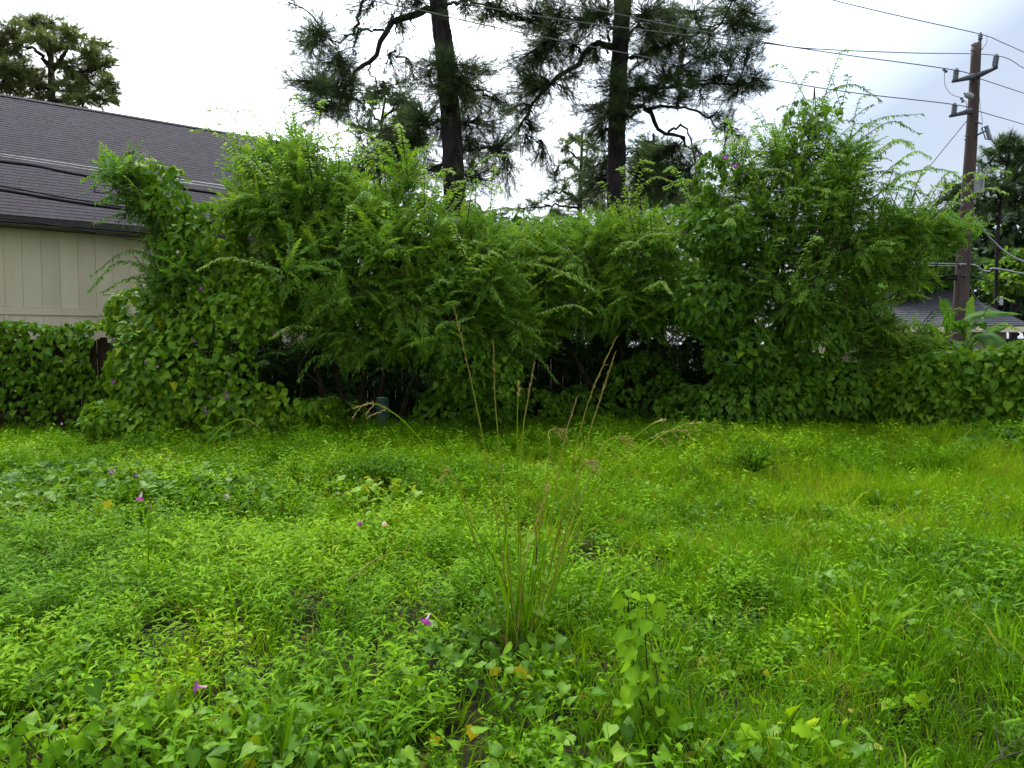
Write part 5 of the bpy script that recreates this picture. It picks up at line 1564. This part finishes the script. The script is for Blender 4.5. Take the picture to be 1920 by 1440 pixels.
def cover(name, label, meshes, n, wf, smin, smax, tint, near=1.0, pw=1.0, y0=1.3, tilt=0.18, far_grow=0.0):
    x, y = field(n, y0, pw=pw)
    hole = np.where(vn(x, y, 0.34, 31) < 0.24, 0.45, 1.0)
    k = rng.random(len(x)) < wf(x, y) * hole
    x, y = x[k], y[k]
    m = len(x)
    pos = np.column_stack((x, y, hgt(x, y)))
    rot = np.column_stack((tilt * rng.normal(size=m), tilt * rng.normal(size=m), 6.283 * rng.random(m)))
    scl = (smin + (smax - smin) * rng.random(m)) * (1 + far_grow * soft(y, 5, 12)) * (0.72 + 0.6 * vn(x, y, 0.55, 33))
    tn = tint(x, y) + 0.10 * rng.normal(size=m) + tint_patch(x, y)
    return gn_cover(name, label, meshes, pos, rot, scl, rng.integers(len(meshes), size=m), tn)

near_dim = lambda b: (lambda x, y: b - 0.15 + 0.20 * soft(y, 3.2, 7.5) - 0.22 * soft(y, 10.5, 13.0))  # leaf tint lowered near the camera: foreground darkening painted into the colour
cover('lawn_grass', 'bright green wild grass growing all over the lot', [grass_tuft(100 + k, 22, 0.20, 0.0055, 0.07, 0.05, 0.9).mesh('grass_tuft', M['grass']) for k in range(7)], 44000, W_grass, 0.65, 1.25, near_dim(0.55), far_grow=0.35, pw=1.2)
cover('coarse_grass', 'coarse broad-bladed grass tufts among the weeds', [grass_tuft(140 + k, 11, 0.30, 0.010, 0.05, 0.06, 1.0, 0.6).mesh('grass_tuft', M['grass']) for k in range(6)], 5200, lambda x, y: 0.25 + 0.5 * blob(x, y, 0.8, 5.0, 1.6, 1.6) + .35 * soft(x, .5, 2) + .5 * blob(x, y, -.3, 2.9, 1.2, .6), 0.6, 1.25, near_dim(0.55))
cover('dry_grass', 'thin olive-yellow grass patch right of the tall grass clump', [grass_tuft(180 + k, 30, 0.17, 0.0035, 0.08, 0.22, 0.8, 0.7).mesh('grass_tuft', M['grass']) for k in range(5)], 12000, W_dry, 0.7, 1.3, lambda x, y: 1.05 + 0 * x, far_grow=.2)
cover('lance_leaved_weeds', 'dense narrow-leaved weeds in the left foreground', [stilt_clump(200 + k).mesh('weed', M['weed']) for k in range(7)], 30000, W_stilt, 0.65, 1.3, near_dim(0.54), pw=1.25)
cover('heart_leaved_creepers', 'low carpet of heart-shaped creeper leaves on the ground', [heart_clump(240 + k).mesh('creeper', M['vine']) for k in range(8)], 17000, W_heart, 0.7, 1.25, lambda x, y: 0.64 - 0.12 * blob(x, y, -4.7, 7.7, 2.3, 1.3) - .14 * soft(x, 1.5, 3.0) - .10 * soft(-y, -4.2, -3.2) - .15 * soft(y, 11, 13), far_grow=.15)  # creeper tint also drops close to the camera, foreground darkening in the colour
cover('small_leaved_weeds', 'knee-low small-leaved weeds spread through the middle of the lot', [herb_clump(280 + k, 4, 0.19, 0.045).mesh('weed', M['weed']) for k in range(7)], 14000, W_herb, 0.7, 1.3, near_dim(0.58), far_grow=.3)
def litter(seed):
    r = np.random.default_rng(seed)
    mb = MB()
    for i in range(7):
        p = np.array((0.1 * r.normal(), 0.1 * r.normal(), 0.02 + 0.05 * r.random()))
        if r.random() < .5:
            a = r.random() * 6.283
            blade_into(mb, p, (math.cos(a), math.sin(a), .2), 0.10 + .12 * r.random(), 0.004, .3, r, 1.45 + .1 * r.normal())
        else:
            mb.scatter(HEART, [int(r.integers(8))], frames(rand_dir(1), unit(np.array([(.4 * r.normal(), .4 * r.normal(), 1)]))), p[None], [0.035], [1.35])
    return mb
cover('leaf_litter', 'scattered dead stalks and brown leaf litter between the weeds', [litter(320 + k).mesh('litter', M['grass']) for k in range(5)], 4200, lambda x, y: 0.35 + .6 * blob(x, y, -4.5, 7.6, 2, 1) + .5 * blob(x, y, 1.8, 2.9, 1.2, .5), .7, 1.3, lambda x, y: 0.0 * x)

# ------------------------------------------------------------------ creeping vine in the foreground: larger leaves, piece by piece
def ground_leaves(areas, n):
    P_, N_ = [], []
    for cx, cy, rx, ry, h in areas:
        m = int(n * rx * ry / sum(a[2] * a[3] for a in areas))
        a, r = 6.283 * rng.random(m), np.sqrt(rng.random(m))
        x, y = cx + rx * r * np.cos(a), cy + ry * r * np.sin(a)
        P_.append(np.column_stack((x, y, hgt(x, y) + h * (0.5 + 0.7 * rng.random(m)))))
        N_.append(unit(np.column_stack((0.35 * rng.normal(size=m), 0.35 * rng.normal(size=m) - 0.25, np.ones(m)))))
    return np.concatenate(P_), np.concatenate(N_)
def gpt(px, py, z=0.0):
    """ground position under a picture point"""
    Y = 4.0
    for _ in range(20):
        p = P(px, py, Y)
        h = float(hgt(p[0], Y)) + z
        Y = Y * (CAM_H - h) / max(0.05, (CAM_H - p[2]))
    return P(px, py, Y)
p, n_ = ground_leaves([(-0.5, 2.95, 1.2, 0.45, .20), (-1.35, 2.7, .6, .3, .24), (0.9, 2.7, .7, .25, .18), (-0.15, 3.6, .5, .3, .22)], 330)
vine('creeping_vine', 'bright heart-leaved creeper over the grass at the bottom middle', p, n_, 0.060, 0.56, 300, up=.9, jit=.25, tip_down=.25,
     flowers=[(gpt(806, 1150, .34), (-0.35, -0.7, -0.65), 0.085, False), (gpt(388, 1288, .30), (-0.95, -0.2, 0.1), 0.075, False)], cat='vine')
p, n_ = ground_leaves([(-4.6, 7.7, 2.2, 1.1, .16), (-3.2, 7.2, .9, .5, .2)], 1000)
vine('creeping_vine', 'dark heart-leaved creeper carpet left of the middle with purple flowers', p, n_, 0.10, 0.48, 300, up=.9, jit=.22, tip_down=.2,
     flowers=[(gpt(266, 924, .26), (0.0, -0.6, -0.8), 0.11, False), (gpt(262, 892, .24), (-.5, -.8, .1), 0.07, False), (gpt(208, 886, .24), (.5, -.8, .2), 0.07, False), (gpt(320, 930, .24), (.8, -.5, .3), 0.08, True), (gpt(430, 932, .22), (-.3, -.8, .5), .07, True), (gpt(440, 953, .2), (-.5, -.8, .2), .08, True)], cat='vine')
p, n_ = ground_leaves([(-1.35, 7.3, .45, .25, .25)], 60)
vine('creeping_vine', 'small yellowish creeper with two flowers left of the tall grass', p, n_, 0.09, 0.95, 60, up=.9, jit=.25, tip_down=.3,
     flowers=[(gpt(680, 976, .3), (-.4, -.8, -.3), 0.075, False), (gpt(720, 978, .3), (.2, -.8, -.3), 0.06, True)], cat='vine')

# ------------------------------------------------------------------ the tall grass clump
cb = gpt(972, 1236)
clump = thing('tall_grass_clump', 'tall grass clump with seed stalks standing in the middle foreground', 'grass', cb)
CY = cb[1]
r_ = np.random.default_rng(77)
for i in range(46):
    a = r_.random() * 6.283
    rr = 0.075 * math.sqrt(r_.random())
    b = cb + np.array((rr * math.cos(a), rr * math.sin(a), -0.02))
    lx = 0.40 * r_.normal() + 0.06
    mb = MB()
    L_ = 0.45 + 0.62 * r_.random()
    d = np.array((lx, 0.22 * r_.normal(), 1.9))
    blade_into(mb, b, d, L_, 0.006 + 0.007 * r_.random(), 0.05 + 0.22 * r_.random() ** 2, r_, 0.28 + 0.22 * r_.normal() + (0.75 if r_.random() < .12 else 0), 6)
    mb.build('blade', M['grass'], clump)
for i in range(22):      # brown dead sheaths at the foot
    a = r_.random() * 6.283
    b = cb + np.array((0.06 * math.cos(a), 0.06 * math.sin(a), -0.02))
    mb = MB()
    blade_into(mb, b, (0.5 * r_.normal() - .1, .3 * r_.normal(), 1.3), 0.16 + .2 * r_.random(), 0.008, .2, r_, 0.15, 4)
    mb.build('dead_sheath', M['seed'], clump)
def stalk(pts, head, r=0.0034, tint=1.15, drooping=0, parent=None, red=0.45):
    c = smooth_line(pts, 22)
    mb = MB()
    mb.tube(c, np.linspace(r * 1.3, r * 0.55, 22), 5, np.linspace(tint, tint + .25, 22).repeat(5))
    st = mb.build('stalk', M['grass'], parent or clump)
    tg = unit(np.gradient(c, axis=0))
    hb = MB()
    k0 = int(22 * (1 - head))
    m = 46
    for i in range(m):
        f = k0 + (21 - k0) * i / (m - 1)
        j = min(int(f), 20)
        w = f - j
        p_ = c[j] * (1 - w) + c[j + 1] * w
        fl = math.sin(math.pi * (0.12 + 0.85 * i / (m - 1)))
        d = unit(tg[j] + 0.22 * r_.normal(size=3))
        s = unit(np.cross(d, r_.normal(size=3))) * (0.0014 * (0.5 + fl))
        l = 0.020 + 0.012 * fl
        hb.add([p_ - d * .004, p_ + d * l * .4 + s, p_ + d * l, p_ + d * l * .4 - s], [(0, 1, 2), (0, 2, 3)], red + .2 * r_.normal())
    for q in range(drooping):
        f = k0 + (21 - k0) * (q + .5) / drooping
        j = min(int(f), 20)
        d = unit(tg[j] * .7 + np.array((0.25 * r_.normal(), 0.2 * r_.normal(), -0.5)))
        L_ = 0.06 + .05 * r_.random()
        for z in range(9):
            p_ = c[j] + d * L_ * z / 9 + np.array((0, 0, -0.03 * (z / 9) ** 2))
            dd_ = unit(d + .3 * r_.normal(size=3) + np.array((0, 0, -.3)))
            s = unit(np.cross(dd_, r_.normal(size=3))) * 0.0028
            hb.add([p_, p_ + dd_ * .006 + s, p_ + dd_ * .016, p_ + dd_ * .006 - s], [(0, 1, 2), (0, 2, 3)], red + .2 * r_.normal())
    hb.build('seed_head', M['seed'], st)
def SP(lst, dy=0.0):
    n = len(lst)
    return [P(a, b, CY + dy * i / (n - 1)) for i, (a, b) in enumerate(lst)]
stalk(SP([(962, 1210), (935, 1000), (905, 820), (880, 700), (850, 570)], -.1), .30, red=.30)
stalk(SP([(968, 1210), (950, 1000), (935, 830), (928, 740), (925, 640)], .1), .30, red=.30)
stalk(SP([(975, 1210), (972, 1000), (970, 800), (973, 718)]), .18, tint=.7, red=1.1)
stalk(SP([(985, 1210), (975, 1000), (980, 820), (990, 750), (1002, 680)], .1), .25, red=.45)
stalk(SP([(1000, 1210), (1030, 1000), (1052, 860), (1065, 800), (1082, 746)], .2), .40, red=.30)
stalk(SP([(1000, 1210), (1045, 1000), (1085, 820), (1112, 730), (1155, 634)], -.1), .36, red=.45)
stalk(SP([(1003, 1210), (1060, 1000), (1100, 830), (1125, 750), (1153, 662)], .1), .34, red=.45)
stalk(SP([(952, 1205), (905, 1060), (860, 935), (815, 860), (772, 806), (740, 776), (703, 757), (664, 765)], -.2), .30, drooping=3, tint=.8, red=.85)
stalk(SP([(1015, 1205), (1075, 1050), (1120, 945), (1175, 872), (1235, 820), (1290, 795), (1350, 797)], -.1), .32, drooping=4, tint=.8, red=.6)
stalk(SP([(1010, 1205), (1070, 1020), (1120, 920), (1180, 850), (1240, 812), (1300, 806)], .25), .30, drooping=3, tint=.75, red=.9)
stalk(SP([(1005, 1205), (1060, 1010), (1105, 920), (1160, 850), (1215, 800), (1246, 787)], .4), .16, tint=.75, red=.9)
stalk(SP([(1000, 1205), (1045, 1010), (1070, 930), (1090, 875), (1115, 866)], -.1), .22, drooping=5, red=.7)
stalk(SP([(1005, 1205), (1080, 960), (1115, 870), (1135, 830), (1165, 818), (1188, 832)], .3), .25, drooping=5, red=.7)
stalk(SP([(985, 1205), (1010, 1000), (1030, 850), (1030, 808), (1060, 805)], .4), .2, drooping=4, red=.6)
stalk(SP([(955, 1205), (900, 1040), (870, 940), (848, 888), (838, 882)], .1), .14, drooping=4, red=.7)
stalk(SP([(985, 1205), (1005, 1040), (1020, 960), (1027, 912)]), .12, red=1.2)
stalk(SP([(940, 1205), (860, 1090), (780, 1040), (720, 1042), (655, 1085)], -.3), .3, tint=.85, red=.6)
# loose seed stalks elsewhere in the lot
def lone(label, base, pts, Y, **kw):
    b = gpt(*base)
    root = thing('grass_stalk', label, 'grass', b, 'lone seed stalks')
    stalk([b] + [P(x, y, b[1] + dy) for x, y, dy in pts], parent=root, **kw)
lone('lone arching seed stalk in front of the vine heap at left', (350, 880), [(375, 848, 0), (410, 808, 0), (445, 787, 0), (470, 790, 0), (488, 803, 0)], 9, head=.4, r=.007, drooping=3, tint=.75, red=1.0)
lone('lone upright grass stalk in the left foreground weeds', (278, 1110), [(278, 1040, 0), (279, 990, 0), (282, 950, 0)], 5, head=.1, r=.004, tint=.5, red=.9)

# ------------------------------------------------------------------ individual foreground plants
def sprig(label, base, tops, leaf, tint, lobed=False, name='leafy_weed', step=0.045, col='weed'):
    b = gpt(*base)
    root = thing(name, label, 'plant', b)
    temps = LOBED if lobed else HEART
    mes = [mesh_from('leaf', v, f, t, M[col], True) for v, f, t in temps]
    for tp in tops:
        pts = [b] + [P(x, y, b[1] + dy) for x, y, dy in tp]
        c = smooth_line(pts, 20)
        mb = MB()
        mb.tube(c, np.linspace(.004, .0015, 20), 5, 0.4)
        mb.build('stem', M['twig'], root)
        L_ = np.linalg.norm(np.diff(c, axis=0), axis=1).sum()
        m = max(3, int(L_ / step))
        for i in range(m):
            f = 0.15 + 0.85 * i / (m - 1)
            p_ = c[min(19, int(f * 19))]
            a = i * 2.4 + r_.random()
            out = np.array((math.cos(a), math.sin(a), 0))
            s = leaf * (0.65 + .6 * r_.random()) * (1.1 - .35 * f)
            p2 = p_ + out * (.02 + .03 * r_.random())
            nn = unit(np.array((0, -0.45, 1)) + .5 * out + .25 * r_.normal(size=3))
            place('leaf', mes[int(r_.integers(len(mes)))], root, frames(unit(out * .8 + np.array((0, 0, -.55)) + .2 * r_.normal(size=3))[None], nn[None])[0], p2, s, tint + .14 * r_.normal())
    return root
sprig('leafy climbing vine standing upright right of the tall grass clump', (1215, 1375), [[(1190, 1260, 0), (1180, 1150, .05), (1175, 1080, .05)], [(1215, 1280, -.05), (1210, 1180, -.05), (1215, 1110, 0)], [(1240, 1330, -.05), (1225, 1230, 0), (1205, 1150, 0)], [(1235, 1370, -.1), (1235, 1300, -.1), (1222, 1240, -.1)]], .075, .62, col='weed', step=.030)
sprig('thin vine twining up through the tall grass clump', (1000, 1215), [[(1002, 1120, -.12), (1006, 1040, -.12), (1004, 985, -.12)]], .07, .75, col='vine', step=.05)
sprig('heart-leaved seedlings crowding the foot of the tall grass clump', (940, 1260), [[(905, 1215, -.05), (880, 1180, -.05)], [(960, 1230, -.1), (985, 1190, -.1)], [(1010, 1240, -.05), (1040, 1200, 0)], [(860, 1240, 0), (840, 1200, 0)], [(1040, 1265, 0), (1070, 1245, 0)]], .07, .55, col='vine', step=.03)
sprig('yellow-green seedling with broad lobed leaves at the bottom right', (1440, 1420), [[(1425, 1360, 0), (1415, 1315, 0)], [(1470, 1370, 0), (1500, 1330, 0)], [(1500, 1380, 0), (1540, 1360, .05)]], .11, .95, True, step=.05)
sprig('small seedling with pale lobed leaves in the right foreground grass', (1690, 1350), [[(1690, 1310, 0), (1685, 1285, 0)], [(1710, 1310, 0), (1715, 1280, 0)]], .09, .85, True, step=.04)
sprig('big-leaved dark weed in the bottom left corner', (130, 1470), [[(60, 1400, -.1), (30, 1350, -.1)], [(140, 1390, -.1), (170, 1345, -.1)], [(220, 1400, -.1), (245, 1350, -.05)], [(100, 1420, -.15), (90, 1380, -.2)], [(10, 1430, -.1), (-20, 1390, -.1)]], .065, .42, False, step=.03, col='weed')
sprig('two round bright leaves on a low runner at lower left', (120, 1360), [[(150, 1335, 0), (190, 1345, 0), (215, 1350, 0)]], .10, .85, col='vine', step=.06)
sprig('pale weed with upright lance leaves in the left middle ground', (530, 1090), [[(520, 1060, 0), (505, 1030, 0)], [(540, 1060, 0), (550, 1030, 0)], [(560, 1070, 0), (580, 1040, 0)]], .09, .75, col='weed', step=.03)
# feathery weeds
def feathery(label, base, lines, flen, tint, per=40):
    b = gpt(*base)
    root = thing('feathery_weed', label, 'plant', b)
    mb, st = MB(), MB()
    for ln in lines:
        pts = [b] + [P(x, y, b[1] + dy) for x, y, dy in ln]
        c = smooth_line(pts, 20)
        st.tube(c, np.linspace(.005, .0015, 20), 5, 0.35)
        tg = unit(np.gradient(c, axis=0))
        j = rng.integers(3, 20, size=per)
        X = unit(rand_dir(per) + 0.9 * tg[j])
        mb.scatter(FROND_S, rng.integers(5, size=per), frames(X, rand_dir(per)), c[j], flen * (.6 + .7 * rng.random(per)), tint + .1 * rng.normal(size=per))
    mb.build('foliage', M['weed'], root, kind='stuff')
    st.build('stem', M['twig'], root)
def weed_bush(label, base, stems, H, spread, tint, seed):
    b = gpt(*base)
    root = thing('weed_bush', label, 'plant', b)
    r = np.random.default_rng(seed)
    for k in range(stems):
        mb = MB()
        a = r.random() * 6.283
        top = np.array((spread * math.cos(a) * math.sqrt(r.random()), 0.7 * spread * math.sin(a) * math.sqrt(r.random()), 0))
        top[2] = H * (1.1 - 0.8 * (np.linalg.norm(top[:2]) / spread) ** 2) * (0.8 + 0.3 * r.random())
        c = smooth_line([b, b + top * np.array((.4, .4, .6)), b + top], 9)
        mb.tube(c, np.linspace(.004, .0015, 9), 4, -0.1)
        for i in range(46):
            f = 0.25 + 0.75 * r.random()
            p_ = c[min(8, int(f * 8.9))] + 0.035 * r.normal(size=3)
            d = rand_dir(1)[0] + np.array((0, 0, .3))
            l = 0.035 + 0.035 * r.random()
            lance_into(mb, p_, d, l, l * .36, r, tint + .15 * r.normal() + .25 * (f - .7), .2)
        mb.build('stem', M['weed'], root)
weed_bush('dark bushy weed left of the tall grass, in the middle ground', (718, 935), 34, .48, .42, .22, 5)
weed_bush('low bushy weed in the right middle ground near the shrubs', (1415, 885), 26, .34, .50, .32, 6)
def fennel():
    b = gpt(1788, 1290)
    root = thing('feathery_weed', 'thin dark feathery stalk leaning in the right foreground grass', 'plant', b)
    c = smooth_line([b, P(1815, 1230, b[1]), P(1840, 1180, b[1]), P(1857, 1125, b[1])], 30)
    mb = MB()
    mb.tube(c, np.linspace(.004, .0012, 30), 5, .2)
    mb.build('stem', M['weed'], root)
    mb = MB()
    for i in range(260):
        f = .12 + .88 * rng.random()
        p_ = c[int(f * 29)]
        d = unit(rand_dir(1)[0] * np.array((1.2, 1, .7)) + np.array((-.1, 0, .5)))
        L_ = (.05 + .05 * rng.random()) * (1.1 - .6 * abs(f - .5))
        s = unit(np.cross(d, rng.normal(size=3))) * .0011
        mb.add([p_ - s, p_ + s, p_ + d * L_ + np.array((0, 0, .01))], [(0, 1, 2)], .1)
    mb.build('foliage', M['weed'], root, kind='stuff')
fennel()
# dry twigs, bottom right
b = gpt(1930, 1395)
tg_ = thing('dry_twig', 'bare brown twig lying over the grass in the bottom right corner', 'twig', b)
for ln, r in (([(1960, 1400), (1905, 1412), (1868, 1425), (1850, 1436), (1835, 1460)], .004), ([(1880, 1420), (1872, 1395), (1868, 1370), (1862, 1350)], .0028), ([(1868, 1425), (1890, 1400), (1930, 1375)], .003)):
    mb = MB()
    mb.tube(smooth_line([gpt(x, y, .16) for x, y in ln], 12), np.linspace(r, r * .5, 12), 5, .45)
    mb.build('twig_piece', M['twig'], tg_)
# yellow leaves at the foot of the clump and elsewhere
YL = [mesh_from('yellow_leaf', v, f, np.full(len(v), 1.5), M['vine']) for v, f, t in LOBED]
spots = [(932, 1250, 'crumpled yellow leaf left of the dark foot of the grass clump', .06), (972, 1250, 'bright yellow leaf in front of the foot of the grass clump', .075), (818, 1380, 'small yellow leaf in the creepers at the bottom middle', .05), (472, 1425, 'yellow leaf at the bottom edge left of the middle', .05),
         (888, 1362, 'pale yellow leaf below the grass clump', .06), (410, 988, 'tiny yellow leaf left of the middle ground', .06), (1434, 1258, 'tiny yellow leaf in the right foreground grass', .035), (200, 940, 'yellow leaf on the dark creeper carpet', .09)]
for x, y, lb, s in spots:
    p_ = gpt(x, y, .13)
    o = bpy.data.objects.new('yellow_leaf', YL[int(r_.integers(4))])
    COL.objects.link(o)
    R3 = frames(np.array([(r_.normal() * .5, -.3, -.8)]), np.array([(0.1, -1, .6)]))[0]
    Mx = np.eye(4)
    Mx[:3, :3] = R3 * s
    Mx[:3, 3] = p_
    o.matrix_basis = Matrix(Mx.tolist())
    tag(o, lb, 'leaf', 'yellow leaves')
